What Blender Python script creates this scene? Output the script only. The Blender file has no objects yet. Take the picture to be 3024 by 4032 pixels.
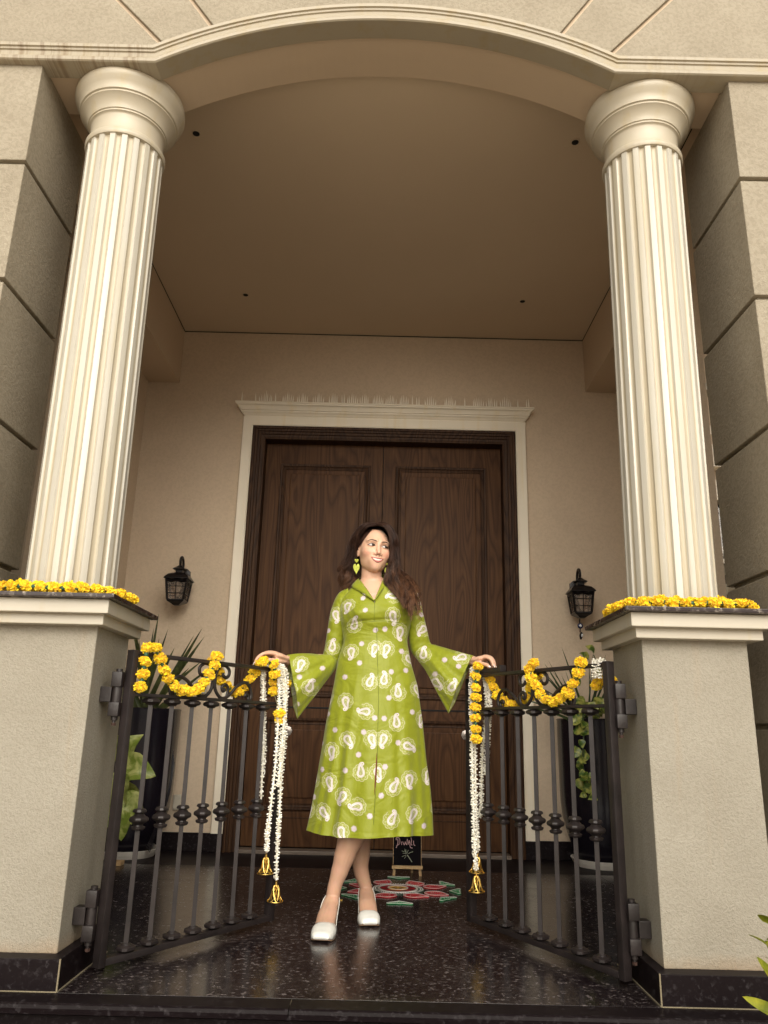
import bpy, bmesh, math, random
import numpy as np
from mathutils import Vector, Matrix, noise
random.seed(7); rng = np.random.default_rng(7)
S = bpy.context.scene
COL = S.collection
PI = math.pi

# ------------------------------------------------------------------ camera
cd = bpy.data.cameras.new('camera'); cam = bpy.data.objects.new('camera', cd); COL.objects.link(cam)
yaw, pitch, roll = -0.0014, 0.2791, 0.0241
fwd = Vector((math.sin(yaw)*math.cos(pitch), math.cos(yaw)*math.cos(pitch), math.sin(pitch)))
r0 = Vector((math.cos(yaw), -math.sin(yaw), 0)); u0 = r0.cross(fwd)
rt = r0*math.cos(roll) + u0*math.sin(roll); up = u0*math.cos(roll) - r0*math.sin(roll)
cam.matrix_world = Matrix(((rt.x, up.x, -fwd.x, 0.0417), (rt.y, up.y, -fwd.y, -2.5509), (rt.z, up.z, -fwd.z, 0.74), (0, 0, 0, 1)))
cd.sensor_fit = 'VERTICAL'; cd.sensor_height = 36; cd.lens = 3027.3/4032*36
cd.clip_start = 0.05; cd.clip_end = 400
S.camera = cam
# ------------------------------------------------------------------ world and sun
W = bpy.data.worlds.new("World"); S.world = W; W.use_nodes = True
wn = W.node_tree; wn.nodes.clear()
sky = wn.nodes.new('ShaderNodeTexSky'); sky.sky_type = 'NISHITA'; sky.sun_disc = False
sun_az, sun_el = math.radians(172), math.radians(27)
sky.sun_elevation = sun_el; sky.sun_rotation = sun_az; sky.dust_density = 3.0; sky.air_density = 1.0; sky.ozone_density = 1.0
hs = wn.nodes.new('ShaderNodeHueSaturation'); hs.inputs['Saturation'].default_value = 0.28
tint = wn.nodes.new('ShaderNodeMix'); tint.data_type = 'RGBA'; tint.blend_type = 'MULTIPLY'; tint.inputs[0].default_value = 1
tint.inputs[7].default_value = (1.0, 0.965, 0.88, 1)
bg = wn.nodes.new('ShaderNodeBackground'); bg.inputs[1].default_value = 0.13
wo = wn.nodes.new('ShaderNodeOutputWorld')
wn.links.new(sky.outputs[0], hs.inputs['Color']); wn.links.new(hs.outputs[0], tint.inputs[6]); wn.links.new(tint.outputs[2], bg.inputs[0]); wn.links.new(bg.outputs[0], wo.inputs[0])
sl = bpy.data.lights.new('sun', 'SUN'); sl.energy = 2.6; sl.angle = math.radians(78); sl.color = (1.0, 0.93, 0.82)
so = bpy.data.objects.new('sun', sl); COL.objects.link(so)
sd = Vector((math.sin(sun_az)*math.cos(sun_el), math.cos(sun_az)*math.cos(sun_el), math.sin(sun_el)))
so.rotation_euler = sd.to_track_quat('Z', 'Y').to_euler()
S.view_settings.view_transform = 'Standard'; S.view_settings.look = 'None'
S.view_settings.exposure = 0.45; S.view_settings.gamma = 1; S.view_settings.use_curve_mapping = False

# ------------------------------------------------------------------ helpers
class MB:
    def __init__(s): s.v = []; s.f = []
    def add(s, vs, fs):
        n = len(s.v); s.v += [tuple(v) for v in vs]; s.f += [tuple(i+n for i in f) for f in fs]; return s
    def box(s, x0, x1, y0, y1, z0, z1, bev=0.0, M=None):
        if bev <= 0:
            vs = [(x, y, z) for x in (x0, x1) for y in (y0, y1) for z in (z0, z1)]
            fs = [(0,1,3,2),(4,6,7,5),(0,4,5,1),(2,3,7,6),(0,2,6,4),(1,5,7,3)]
        else:
            bm = bmesh.new(); bmesh.ops.create_cube(bm, size=1)
            for v in bm.verts: v.co = Vector(((x0+x1)/2+v.co.x*(x1-x0), (y0+y1)/2+v.co.y*(y1-y0), (z0+z1)/2+v.co.z*(z1-z0)))
            bmesh.ops.bevel(bm, geom=list(bm.edges), offset=bev, segments=2, affect='EDGES', profile=0.6)
            bm.verts.index_update(); vs = [v.co.copy() for v in bm.verts]; fs = [tuple(v.index for v in f.verts) for f in bm.faces]; bm.free()
        if M is not None: vs = [M @ Vector(v) for v in vs]
        return s.add(vs, fs)
    def lathe(s, prof, c=(0,0,0), n=32, axis=None, rot=0.0, cap=True, sq=None):
        vs = []; m = len(prof)
        for i in range(n):
            a = rot + 2*PI*i/n
            for (r, z) in prof: vs.append(Vector((r*math.cos(a), r*math.sin(a), z)))
        if axis is not None:
            q = Vector(axis).to_track_quat('Z', 'Y'); vs = [q @ v for v in vs]
        vs = [v + Vector(c) for v in vs]
        fs = [(i*m+j, ((i+1)%n)*m+j, ((i+1)%n)*m+j+1, i*m+j+1) for i in range(n) for j in range(m-1)]
        if cap:
            fs.append(tuple(i*m for i in range(n))[::-1]); fs.append(tuple(i*m+m-1 for i in range(n)))
        return s.add(vs, fs)
    def tube(s, pts, rad, n=8, cap=True, flat=None):
        pts = [Vector(p) for p in pts]; L = len(pts)
        if not hasattr(rad, '__len__'): rad = [rad]*L
        t = [(pts[min(i+1, L-1)] - pts[max(i-1, 0)]).normalized() for i in range(L)]
        ref = Vector((0,0,1)) if abs(t[0].z) < .9 else Vector((1,0,0))
        nx = t[0].cross(ref).normalized(); vs = []
        for i in range(L):
            nx = (nx - t[i]*nx.dot(t[i])).normalized(); ny = t[i].cross(nx)
            for k in range(n):
                a = 2*PI*k/n
                if flat: vs.append(pts[i] + (nx*math.cos(a)*flat[0] + ny*math.sin(a)*flat[1])*rad[i])
                else: vs.append(pts[i] + (nx*math.cos(a) + ny*math.sin(a))*rad[i])
        fs = [(i*n+k, i*n+(k+1)%n, (i+1)*n+(k+1)%n, (i+1)*n+k) for i in range(L-1) for k in range(n)]
        if cap: fs.append(tuple(range(n))[::-1]); fs.append(tuple((L-1)*n+k for k in range(n)))
        return s.add(vs, fs)
    def prism(s, poly, y0, y1):   # polygon in xz, extruded along y
        n = len(poly); vs = [(x, y0, z) for x, z in poly] + [(x, y1, z) for x, z in poly]
        fs = [tuple(range(n)), tuple(range(n, 2*n))[::-1]] + [(i, i+n, (i+1)%n+n, (i+1)%n) for i in range(n)]
        return s.add(vs, fs)
    def zprism(s, poly, z0, z1, M=None):
        n = len(poly); vs = [(x, y, z0) for x, y in poly] + [(x, y, z1) for x, y in poly]
        if M is not None: vs = [M @ Vector(v) for v in vs]
        fs = [tuple(range(n))[::-1], tuple(range(n, 2*n))] + [(i, (i+1)%n, (i+1)%n+n, i+n) for i in range(n)]
        return s.add(vs, fs)
    def sweep_frame(s, rings, closed_prof=True, closed_path=False):
        m = len(rings[0]); n = len(s.v)
        vs = [p for r in rings for p in r]; L = len(rings); fs = []
        for i in range(L if closed_path else L-1):
            a = i*m; b = ((i+1)%L)*m
            for j in range(m if closed_prof else m-1):
                k = (j+1)%m; fs.append((a+j, a+k, b+k, b+j))
        if closed_prof and not closed_path: fs.append(tuple(range(m))[::-1]); fs.append(tuple((L-1)*m+j for j in range(m)))
        return s.add(vs, fs)
    def mesh(s, name, fix=True):
        me = bpy.data.meshes.new(name); me.from_pydata(s.v, [], s.f); me.update()
        if fix:
            bm = bmesh.new(); bm.from_mesh(me); bmesh.ops.recalc_face_normals(bm, faces=bm.faces); bm.to_mesh(me); bm.free()
        return me
    def build(s, name, mat, parent=None, smooth=False, angle=None, loc=None, fix=True):
        me = s.mesh(name, fix); return link(name, me, mat, parent, smooth, angle, loc)

def link(name, me, mat, parent=None, smooth=False, angle=None, loc=None):
    if mat is not None and not me.materials: me.materials.append(mat)
    if smooth or angle:
        me.polygons.foreach_set('use_smooth', [True]*len(me.polygons))
        if angle:
            try: me.set_sharp_from_angle(angle=math.radians(angle))
            except Exception: pass
    o = bpy.data.objects.new(name, me); COL.objects.link(o)
    if parent is not None:
        o.parent = parent
        o.matrix_parent_inverse = Matrix.Translation(-Vector(parent_world(parent)))
    if loc is not None: o.location = loc
    return o
def parent_world(p):
    v = Vector(p.location)
    q = p
    while q.parent is not None:
        v = v + q.matrix_parent_inverse.translation + Vector(q.parent.location) * 1.0 if False else v
        break
    return PW.get(p.name, v)
PW = {}
def thing(name, label, cat, loc=(0,0,0), group=None):
    o = bpy.data.objects.new(name, None); COL.objects.link(o); o.empty_display_size = 0.1
    o.location = loc; PW[o.name] = Vector(loc)
    o['label'] = label; o['category'] = cat
    if group: o['group'] = group
    return o
def tag(o, label=None, cat=None, group=None, kind=None):
    if label: o['label'] = label
    if cat: o['category'] = cat
    if group: o['group'] = group
    if kind: o['kind'] = kind
    return o
def kid(parent_obj, name, mb, mat, smooth=False, angle=None, fix=True):   # child whose mesh is given in world coordinates
    me = mb.mesh(name, fix) if isinstance(mb, MB) else mb
    o = link(name, me, mat, None, smooth, angle)
    o.parent = parent_obj
    o.matrix_parent_inverse = Matrix.Translation(-PW[parent_obj.name])
    PW[o.name] = Vector((0,0,0))
    return o

# ------------------------------------------------------------------ materials
def newmat(name):
    m = bpy.data.materials.new(name); m.use_nodes = True; nt = m.node_tree
    b = nt.nodes['Principled BSDF']; return m, nt, b
def N(nt, t, **k):
    n = nt.nodes.new(t)
    for a, v in k.items(): setattr(n, a, v)
    return n
def ramp(nt, src, stops):
    r = N(nt, 'ShaderNodeValToRGB'); nt.links.new(src, r.inputs[0])
    els = r.color_ramp.elements
    while len(els) < len(stops): els.new(0.5)
    for e, (p, c) in zip(els, stops): e.position = p; e.color = (*c, 1) if len(c) == 3 else c
    return r
def coords(nt, scale=(1,1,1), rot=(0,0,0), obj=True):
    tc = N(nt, 'ShaderNodeTexCoord'); mp = N(nt, 'ShaderNodeMapping'); mp.inputs['Scale'].default_value = scale; mp.inputs['Rotation'].default_value = rot
    nt.links.new(tc.outputs['Object' if obj else 'UV'], mp.inputs[0]); return mp.outputs[0]
def tex(nt, vec, scale=5, detail=4, rough=0.6, dist=0.0, kind='ShaderNodeTexNoise'):
    n = N(nt, kind); n.inputs['Scale'].default_value = scale
    if kind == 'ShaderNodeTexNoise':
        n.inputs['Detail'].default_value = detail; n.inputs['Roughness'].default_value = rough; n.inputs['Distortion'].default_value = dist
    nt.links.new(vec, n.inputs['Vector']); return n
def mixc(nt, fac, a, b, blend='MIX'):
    m = N(nt, 'ShaderNodeMix', data_type='RGBA', blend_type=blend)
    for i, v in ((0, fac), (6, a), (7, b)):
        if hasattr(v, 'is_linked'): nt.links.new(v, m.inputs[i])
        elif i == 0: m.inputs[0].default_value = v
        else: m.inputs[i].default_value = (*v, 1)
    return m.outputs[2]
def math_(nt, op, a, b=None, clamp=False):
    m = N(nt, 'ShaderNodeMath', operation=op, use_clamp=clamp)
    for i, v in ((0, a), (1, b)):
        if v is None: continue
        if hasattr(v, 'is_linked'): nt.links.new(v, m.inputs[i])
        else: m.inputs[i].default_value = v
    return m.outputs[0]
def bump(nt, b, h, strength=0.3, dist=0.01, prev=None):
    n = N(nt, 'ShaderNodeBump'); n.inputs['Strength'].default_value = strength; n.inputs['Distance'].default_value = dist
    nt.links.new(h, n.inputs['Height'])
    if prev is not None: nt.links.new(prev, n.inputs['Normal'])
    nt.links.new(n.outputs[0], b.inputs['Normal']); return n.outputs[0]

def stucco(name, col, col2, bs=0.5, scale=90, rough=0.85, dirt=0.0, dist=0.006, blotch=3.0, mott=0.3):
    m, nt, b = newmat(name); v = coords(nt)
    n1 = tex(nt, v, blotch, 5, 0.6); n2 = tex(nt, v, scale, 3, 0.6, 0.6); n3 = tex(nt, v, scale*2.6, 2, 0.5)
    f1 = ramp(nt, n1.outputs[0], [(0.35, (0,0,0)), (0.65, (1,1,1))]).outputs[0]
    c = mixc(nt, f1, col, col2)
    f2 = ramp(nt, n2.outputs[0], [(0.40, (0.74,0.72,0.66)), (0.56, (1.06,1.06,1.05))]).outputs[0]
    c = mixc(nt, mott, c, f2, 'MULTIPLY')
    nt.links.new(c, b.inputs['Base Color']); b.inputs['Roughness'].default_value = rough
    h = math_(nt, 'ADD', n2.outputs[0], math_(nt, 'MULTIPLY', n3.outputs[0], 0.35))
    bump(nt, b, h, bs, dist); return m
def simple(name, col, rough=0.5, metal=0.0, var=0.12, vs=8, bs=0.0, bscale=60, spec=None, coat=0, sss=0, bd=0.002):
    m, nt, b = newmat(name); v = coords(nt); n = tex(nt, v, vs, 4)
    lo = tuple(c*(1-var) for c in col); hi = tuple(min(1, c*(1+var)) for c in col)
    c = ramp(nt, n.outputs[0], [(0.3, lo), (0.7, hi)]).outputs[0]
    nt.links.new(c, b.inputs['Base Color']); b.inputs['Roughness'].default_value = rough; b.inputs['Metallic'].default_value = metal
    if spec is not None: b.inputs['Specular IOR Level'].default_value = spec
    if coat: b.inputs['Coat Weight'].default_value = coat; b.inputs['Coat Roughness'].default_value = 0.1
    if sss: b.inputs['Subsurface Weight'].default_value = sss; b.inputs['Subsurface Radius'].default_value = (0.02, 0.008, 0.004); b.inputs['Subsurface Scale'].default_value = 0.6
    if bs: bump(nt, b, tex(nt, v, bscale, 3).outputs[0], bs, bd)
    return m

M_block = stucco('rough stucco', (0.330,0.288,0.220), (0.285,0.245,0.183), 0.5, 66, 0.8, dist=0.006, mott=0.45)
M_ped = stucco('pedestal stucco', (0.34,0.312,0.255), (0.30,0.272,0.218), 0.7, 120, 0.6, dist=0.005)
M_wall = stucco('porch wall plaster', (0.64,0.515,0.385), (0.585,0.47,0.35), 0.35, 60, 0.9, dist=0.004, blotch=1.6, mott=0.22)
M_ceil = stucco('ceiling paint', (0.64,0.52,0.38), (0.60,0.485,0.35), 0.05, 40, 0.85, dist=0.001, blotch=0.6, mott=0.0)
M_soff = stucco('soffit paint', (0.60,0.475,0.345), (0.57,0.45,0.325), 0.06, 40, 0.8, dist=0.001, blotch=1.0, mott=0.0)
nt = M_ped.node_tree; b = nt.nodes['Principled BSDF']; src = b.inputs['Base Color'].links[0].from_socket
v = coords(nt); sz = N(nt, 'ShaderNodeSeparateXYZ'); nt.links.new(v, sz.inputs[0]); nn_ = tex(nt, coords(nt, (1, 1, .5)), 9, 5, .65)
zb_ = math_(nt, 'ADD', sz.outputs[2], math_(nt, 'MULTIPLY', nn_.outputs[0], .07))
low = ramp(nt, zb_, [(.105, (1,1,1)), (.165, (0,0,0))]).outputs[0]; hi_ = ramp(nt, zb_, [(1.0/1.0*.999, (0,0,0)), (1.0, (0,0,0))]).outputs[0]
drip = ramp(nt, tex(nt, coords(nt, (16, 16, .7)), 1.5, 4, .6).outputs[0], [(.60, (0,0,0)), (.74, (1,1,1))]).outputs[0]
k_ = math_(nt, 'ADD', math_(nt, 'MULTIPLY', low, .55), math_(nt, 'MULTIPLY', drip, .16), True)
nt.links.new(mixc(nt, k_, src, (.36,.235,.13)), b.inputs['Base Color'])
def cream(name, col, rough, streak=False):
    m, nt, b = newmat(name); v = coords(nt)
    n = tex(nt, v, 2.5, 4); c = ramp(nt, n.outputs[0], [(0.3, tuple(x*0.92 for x in col)), (0.7, col)]).outputs[0]
    ny = tex(nt, coords(nt, (9, 9, 0.6)), 1.6, 3)
    fy = ramp(nt, ny.outputs[0], [(0.55, (0,0,0)), (0.72, (0.5,0.5,0.5))]).outputs[0]
    c = mixc(nt, fy, c, (col[0]*0.92, col[1]*0.83, col[2]*0.6))
    if streak:
        s = tex(nt, coords(nt, (46, 0.1, 1.2)), 1.0, 3, 0.7, 0.4)
        fs = ramp(nt, s.outputs[0], [(0.47, (0,0,0)), (0.64, (1,1,1))]).outputs[0]
        s2 = tex(nt, coords(nt, (1.3, 0.1, 0.2)), 1.4, 2)
        tc = N(nt, 'ShaderNodeTexCoord'); sx = N(nt, 'ShaderNodeSeparateXYZ'); nt.links.new(tc.outputs['Object'], sx.inputs[0])
        ax = math_(nt, 'ABSOLUTE', sx.outputs[0])
        away = ramp(nt, ax, [(0.93, (0,0,0)), (0.99, (1,1,1))]).outputs[0]
        lf = ramp(nt, math_(nt, 'MULTIPLY', math_(nt, 'ADD', sx.outputs[0], 3.0), 0.2), [(0.412, (1,1,1)), (0.43, (0.12,0.12,0.12)), (0.78, (0.12,0.12,0.12)), (0.84, (0.45,0.45,0.45)), (0.87, (0.0,0.0,0.0))]).outputs[0]
        k = math_(nt, 'MULTIPLY', math_(nt, 'MULTIPLY', fs, away), math_(nt, 'MULTIPLY', lf, 0.6))
        c = mixc(nt, k, c, (0.16, 0.10, 0.055))
    nt.links.new(c, b.inputs['Base Color']); b.inputs['Roughness'].default_value = rough
    bump(nt, b, tex(nt, v, 35, 3).outputs[0], 0.12, 0.002); return m
M_col = cream('gloss cream paint', (0.50,0.47,0.40), 0.11)
M_capital = cream('satin cream capital paint', (0.50,0.445,0.345), 0.34)
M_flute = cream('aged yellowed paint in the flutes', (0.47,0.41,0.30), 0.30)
M_mould = cream('moulding paint', (0.38,0.33,0.245), 0.42, True)
M_trim = cream('white trim paint', (0.54,0.495,0.41), 0.35)
M_surr = cream('door surround paint', (0.88,0.80,0.66), 0.45)

def granite(name, base=(0.010,0.008,0.010), speck=(0.075,0.068,0.072), rough=0.1, dust_sheen=0.0, sc=55, spec=0.42):
    m, nt, b = newmat(name); v = coords(nt)
    vo = N(nt, 'ShaderNodeTexVoronoi'); vo.inputs['Scale'].default_value = sc*1.6; vo.inputs['Randomness'].default_value = 1
    wv = tex(nt, v, 20, 2); 
    vm = N(nt, 'ShaderNodeVectorMath', operation='ADD'); sc2 = N(nt, 'ShaderNodeVectorMath', operation='SCALE'); sc2.inputs['Scale'].default_value = 0.02
    nt.links.new(wv.outputs[1], sc2.inputs[0]); nt.links.new(v, vm.inputs[0]); nt.links.new(sc2.outputs[0], vm.inputs[1]); nt.links.new(vm.outputs[0], vo.inputs['Vector'])
    n1 = tex(nt, v, sc, 4, 0.7)
    f = math_(nt, 'MULTIPLY', ramp(nt, vo.outputs['Color'], [(0.45, (0,0,0)), (0.85, (1,1,1))]).outputs[0], ramp(nt, n1.outputs[0], [(0.48, (0,0,0)), (0.62, (1,1,1))]).outputs[0])
    c = mixc(nt, f, base, speck)
    nb = tex(nt, v, 3.2, 5, 0.7); fb = ramp(nt, nb.outputs[0], [(0.42, (0,0,0)), (0.75, (1,1,1))]).outputs[0]
    if dust_sheen: c = mixc(nt, math_(nt, 'MULTIPLY', fb, dust_sheen), c, (0.10,0.085,0.075))  # dusty grey blotches that also put the sky's sheen into the floor colour
    nt.links.new(c, b.inputs['Base Color'])
    rr = math_(nt, 'ADD', math_(nt, 'MULTIPLY', fb, 0.08), math_(nt, 'ADD', math_(nt, 'MULTIPLY', f, 0.10), rough))
    nt.links.new(rr, b.inputs['Roughness']); b.inputs['Specular IOR Level'].default_value = spec; bump(nt, b, n1.outputs[0], 0.05, 0.001); return m
M_gran = granite('polished black granite', base=(0.010,0.0065,0.008), speck=(0.17,0.145,0.145), rough=0.18, dust_sheen=0.22, sc=52)
M_gran2 = granite('honed black granite', base=(0.008,0.005,0.006), speck=(0.035,0.03,0.033), rough=0.45, spec=0.12)
M_cap = granite('brown granite slab', base=(0.03,0.02,0.02), speck=(0.36,0.31,0.26), rough=0.25, sc=42)
M_grout = simple('pale grout', (0.24,0.20,0.13), 0.9)

def wood(name, c1, c2, scale=1.0, rough=0.5, rot=(0,0,0)):
    m, nt, b = newmat(name)
    v = coords(nt, (3.2*scale, 3.2*scale, 0.42*scale), rot); v2 = coords(nt, (60*scale, 60*scale, 1.6*scale), rot)
    n0 = tex(nt, v, 1.3, 2, 0.45, 0.3)
    w = math_(nt, 'FRACT', math_(nt, 'MULTIPLY', n0.outputs[0], 22.0))
    w = ramp(nt, w, [(0.0, (0.25,)*3), (0.35, (1,)*3), (0.75, (0.7,)*3), (1.0, (0.1,)*3)]).outputs[0]
    n1 = tex(nt, v2, 1.5, 3, 0.6)
    f = math_(nt, 'MULTIPLY', w, ramp(nt, n1.outputs[0], [(0.3, (0.35,)*3), (0.65, (1,)*3)]).outputs[0])
    c = mixc(nt, f, c1, c2); nt.links.new(c, b.inputs['Base Color'])
    b.inputs['Roughness'].default_value = rough; b.inputs['Specular IOR Level'].default_value = 0.12; bump(nt, b, f, 0.12, 0.001); return m
M_wood = wood('dark stained timber', (0.044,0.018,0.008), (0.105,0.049,0.020))
M_woodf = wood('dark frame timber', (0.022,0.010,0.006), (0.075,0.037,0.018))
M_pine = wood('pale pine', (0.42,0.27,0.13), (0.58,0.42,0.24), 3, 0.6)
M_iron = simple('painted wrought iron', (0.020,0.015,0.015), 0.44, 0.1, 0.4, 14, 0.3, 90)
M_rust = simple('rusty bolt', (0.06,0.03,0.022), 0.8, 0.3, 0.3, 60, 0.4, 120)
M_black = simple('black lantern enamel', (0.010,0.008,0.009), 0.35, 0.3, 0.2, 10)
M_hole = simple('black recess', (0.004,0.004,0.004), 0.8)
M_chrome = simple('brushed steel', (0.30,0.27,0.25), 0.25, 0.9)

# ------------------------------------------------------------------ ground, floor, ceiling, walls
driveway = MB().box(-60, 60, -60, 0.4, -0.80, -0.72).build('driveway', simple('sunlit paving', (0.70,0.60,0.48), 0.9, 0, 0.1, 2)); tag(driveway, kind='structure')
earth = MB().box(-60, 60, 0.4, 80, -0.82, -0.73).build('ground', simple('ground soil', (0.20,0.17,0.12), 0.95)); tag(earth, kind='structure')
floor = MB().box(-2.9, 2.9, -0.09, 3.0, -0.72, -0.034).build('floor', M_gran2); tag(floor, kind='structure'); PW[floor.name] = Vector((0,0,0))
g = MB().box(-2.9, 2.9, -0.089, 2.66, -0.0335, -0.002); kid(floor, 'grout_bed', g, M_grout)
xs = [-2.9, -1.268, 1.283, 2.9]
def tile(x0, x1, y0, y1, mat=M_gran, z=0.0, gap=0.0012):
    kid(floor, 'floor_tile', MB().box(x0+gap, x1-gap, y0+gap, y1-gap, -0.03, z, 0.0007), mat)
for a, b_ in zip(xs[:-1], xs[1:]):
    tile(a, b_, -0.045, 1.70); tile(a, b_, 1.70, 2.14); tile(a, b_, 2.14, 2.655, M_gran2)
for a, b_ in ((-2.9, -1.5), (-1.5, -0.192), (-0.192, 1.2), (1.2, 2.9)):
    m = MB()
    prof = [(-0.045-0.0015, 0), (-0.128, 0), (-0.134, -0.0035), (-0.1365, -0.012), (-0.134, -0.026), (-0.128, -0.03), (-0.045, -0.03)]
    vs = [(a+0.001, y, z) for y, z in prof] + [(b_-0.001, y, z) for y, z in prof]; n = len(prof)
    m.add(vs, [tuple(range(n)), tuple(range(n, 2*n))[::-1]] + [(i, (i+1)%n, (i+1)%n+n, i+n) for i in range(n)])
    kid(floor, 'nosing', m, M_gran2)
for k in range(1, 4):
    st = MB().box(-2.9, 2.9, -0.10-0.33*k, -0.095-0.33*(k-1), -0.72, -0.18*k-0.03).box(-2.9, 2.9, -0.135-0.33*k, -0.09-0.33*(k-1), -0.18*k-0.03, -0.18*k, 0.004).build('step', M_gran2); tag(st, kind='structure')

ceiling = MB().box(-1.9, 1.9, 0.235, 2.70, 3.615, 3.75).build('ceiling', M_ceil); tag(ceiling, kind='structure'); PW[ceiling.name] = Vector((0,0,0))
wb = MB().box(-2.2, -0.95, 2.659, 2.9, 0, 4.2).box(0.99, 2.30, 2.659, 2.9, 0, 4.2).box(-0.95, 0.99, 2.659, 2.9, 2.86, 4.2)
wb.box(2.30, 3.2, 2.659, 2.9, 2.42, 4.2).box(2.30, 3.2, 2.659, 2.9, 0, 0.9).box(3.1, 5, 2.659, 2.9, 0, 4.2)
wall = wb.build('wall', M_wall); tag(wall, kind='structure'); PW[wall.name] = Vector((0,0,0))
for x0, x1 in ((-1.73, -1.0015), (1.0445, 2.2)):
    kid(wall, 'skirting', MB().box(x0, x1, 2.640, 2.6585, 0.001, 0.108, 0.002), M_gran2)
dark_in = MB().box(-0.95, 0.99, 2.80, 2.86, 0, 2.9).build('wall', M_hole); tag(dark_in, kind='structure')
for sx in (-1, 1):
    yw = 1.15 if sx < 0 else 1.45
    o = MB().box(*sorted((sx*1.73, sx*1.85)), yw, 2.658, 0, 3.61).build('wall', M_wall); tag(o, kind='structure'); PW[o.name] = Vector((0,0,0))
    kid(o, 'skirting', MB().box(*sorted((sx*1.712, sx*1.7295)), yw+.002, 2.639, 0.001, 0.108, 0.002), M_gran2)
    o = MB().box(*sorted((sx*1.50, sx*1.729)), 0.236, 2.6585, 3.19, 3.614).build('side_beam', M_soff)
    tag(o, 'plastered boxed beam along the %s edge of the porch ceiling' % ('left' if sx < 0 else 'right'), 'beam', 'porch ceiling beams')

house = MB().box(-7, 7, 0.24, 9, 4.25, 7.0).box(-7, -2.9, 0.05, 9, -0.7, 7.0).box(3.3, 7, 2.66, 9, -0.7, 7.0).box(5, 7, 0.05, 2.66, -0.7, 7.0).box(-7.3, 7.3, -0.25, 9.3, 7.0, 7.3).build('house_light_block', M_block); tag(house, kind='structure')  # unseen house mass added to block light from above and behind the facade
bounce_wall = MB().box(-30, 30, -15.4, -15, -0.75, 2.2).build('wall', M_soff); tag(bounce_wall, kind='structure')  # unseen wall added behind the camera to bounce light into the porch
opp = MB().box(4.5, 12, -24, -16, -0.75, 6.5).build('house_reflector', M_trim); tag(opp, 'pale unseen house block added behind the camera to bounce light onto the columns', 'house')  # unseen block, added for bounce and a bright streak on the columns
kid(ceiling, 'gap_shade_strip', MB().box(-1.499, 1.499, 2.6545, 2.6585, 3.609, 3.6145).box(-1.4995, -1.4965, .3, 2.65, 3.610, 3.6145).box(1.4965, 1.4995, .3, 2.65, 3.610, 3.6145), M_hole)  # solid black strips laid in for the shade line along the ceiling edge
# ------------------------------------------------------------------ arch facade
SP, CR, HW = 3.33, 3.575, 0.93
AR = (HW*HW + (CR-SP)**2)/(2*(CR-SP)); AC = CR - AR
def zs(x, r=AR):
    if abs(x) >= HW*r/AR: return SP + (r-AR)
    return AC + math.sqrt(max(r*r - x*x, 0))
fac = thing('arched_lintel', 'stuccoed wall with a shallow arch spanning the porch between the two columns', 'wall', (0, 0.1, 3.5))
xsamp = [-3.0, -HW] + [-HW + 2*HW*i/48 for i in range(1, 48)] + [HW, 3.0]
m = MB()
for a, b_ in zip(xsamp[:-1], xsamp[1:]):
    m.add([(a, .018, zs(a)), (b_, .018, zs(b_)), (b_, .018, 5.6), (a, .018, 5.6), (a, .235, zs(a)), (b_, .235, zs(b_)), (b_, .235, 5.6), (a, .235, 5.6)], [(0,1,2,3), (7,6,5,4), (0,4,5,1), (3,2,6,7)])
bk = kid(fac, 'soffit', m, M_soff, angle=20)
def off(x, h):   # point at height h outside the opening edge, along the radius
    if abs(x) > HW: return (x, SP+h)
    t = math.asin(x/AR); return ((AR+h)*math.sin(t), AC+(AR+h)*math.cos(t))
MH = 0.092
def arcpts(x0, x1, h, n=14):
    r = AR+h; out = []
    for i in range(n+1):
        x = x0+(x1-x0)*i/n; k = HW*r/AR
        out.append((x, SP+h if abs(x) > k else AC+math.sqrt(r*r-x*x)))
    return out
jA = ((-0.90, 3.425), (-0.17, 0.189)); jB = ((-0.700, 3.615), (-0.059, 0.081)); jC = ((-0.24, 3.66), (-0.012, 0.081))
def blk(pa, da, pb, db, mirror=1):
    g = 0.009; top = 5.6
    ta = (top-pa[1])/da[1]; tb = (top-pb[1])/db[1]
    low = arcpts(pa[0]+g, pb[0]-g, MH-0.01)
    poly = low + [(pb[0]+db[0]*tb-g, top), (pa[0]+da[0]*ta+g, top)]
    if mirror < 0: poly = [(-x, z) for x, z in poly][::-1]
    return MB().prism(poly, 0.0, 0.0175)
def bev(me, w):
    bm = bmesh.new(); bm.from_mesh(me); bmesh.ops.recalc_face_normals(bm, faces=bm.faces)
    ed = [e for e in bm.edges if all(v.co.y < 0.001 for v in e.verts)]
    bmesh.ops.bevel(bm, geom=ed, offset=w, segments=2, affect='EDGES', profile=0.5); bm.to_mesh(me); bm.free(); return me
for sgn in (1, -1):
    for (pa, da), (pb, db) in (((( -3.0, 3.42), (0, 1)), jA), (jA, jB)):
        kid(fac, 'stone_block', bev(blk(pa, da, pb, db, sgn).mesh('stone_block'), 0.003), M_block, fix=False)
kid(fac, 'stone_block', bev(MB().prism(arcpts(-0.691, 0.691, MH-0.01, 40) + [(0.691+1.4458, 5.6), (-0.691-1.4458, 5.6)], 0.0, 0.0175).mesh('stone_block'), 0.003), M_block, fix=False)
prof = [(-0.018, 0.02), (-0.018, -0.066), (-0.014, -0.072), (-0.004, -0.074), (0.002, -0.072), (0.002, -0.064), (0.006, -0.062), (0.013, -0.062), (0.017, -0.058),
        (0.019, -0.050), (0.026, -0.042), (0.038, -0.036), (0.052, -0.034), (0.064, -0.035), (0.066, -0.041), (0.074, -0.043), (0.076, -0.050), (0.088, -0.052), (MH, -0.048), (MH, 0.01)]
rings = []
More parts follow.
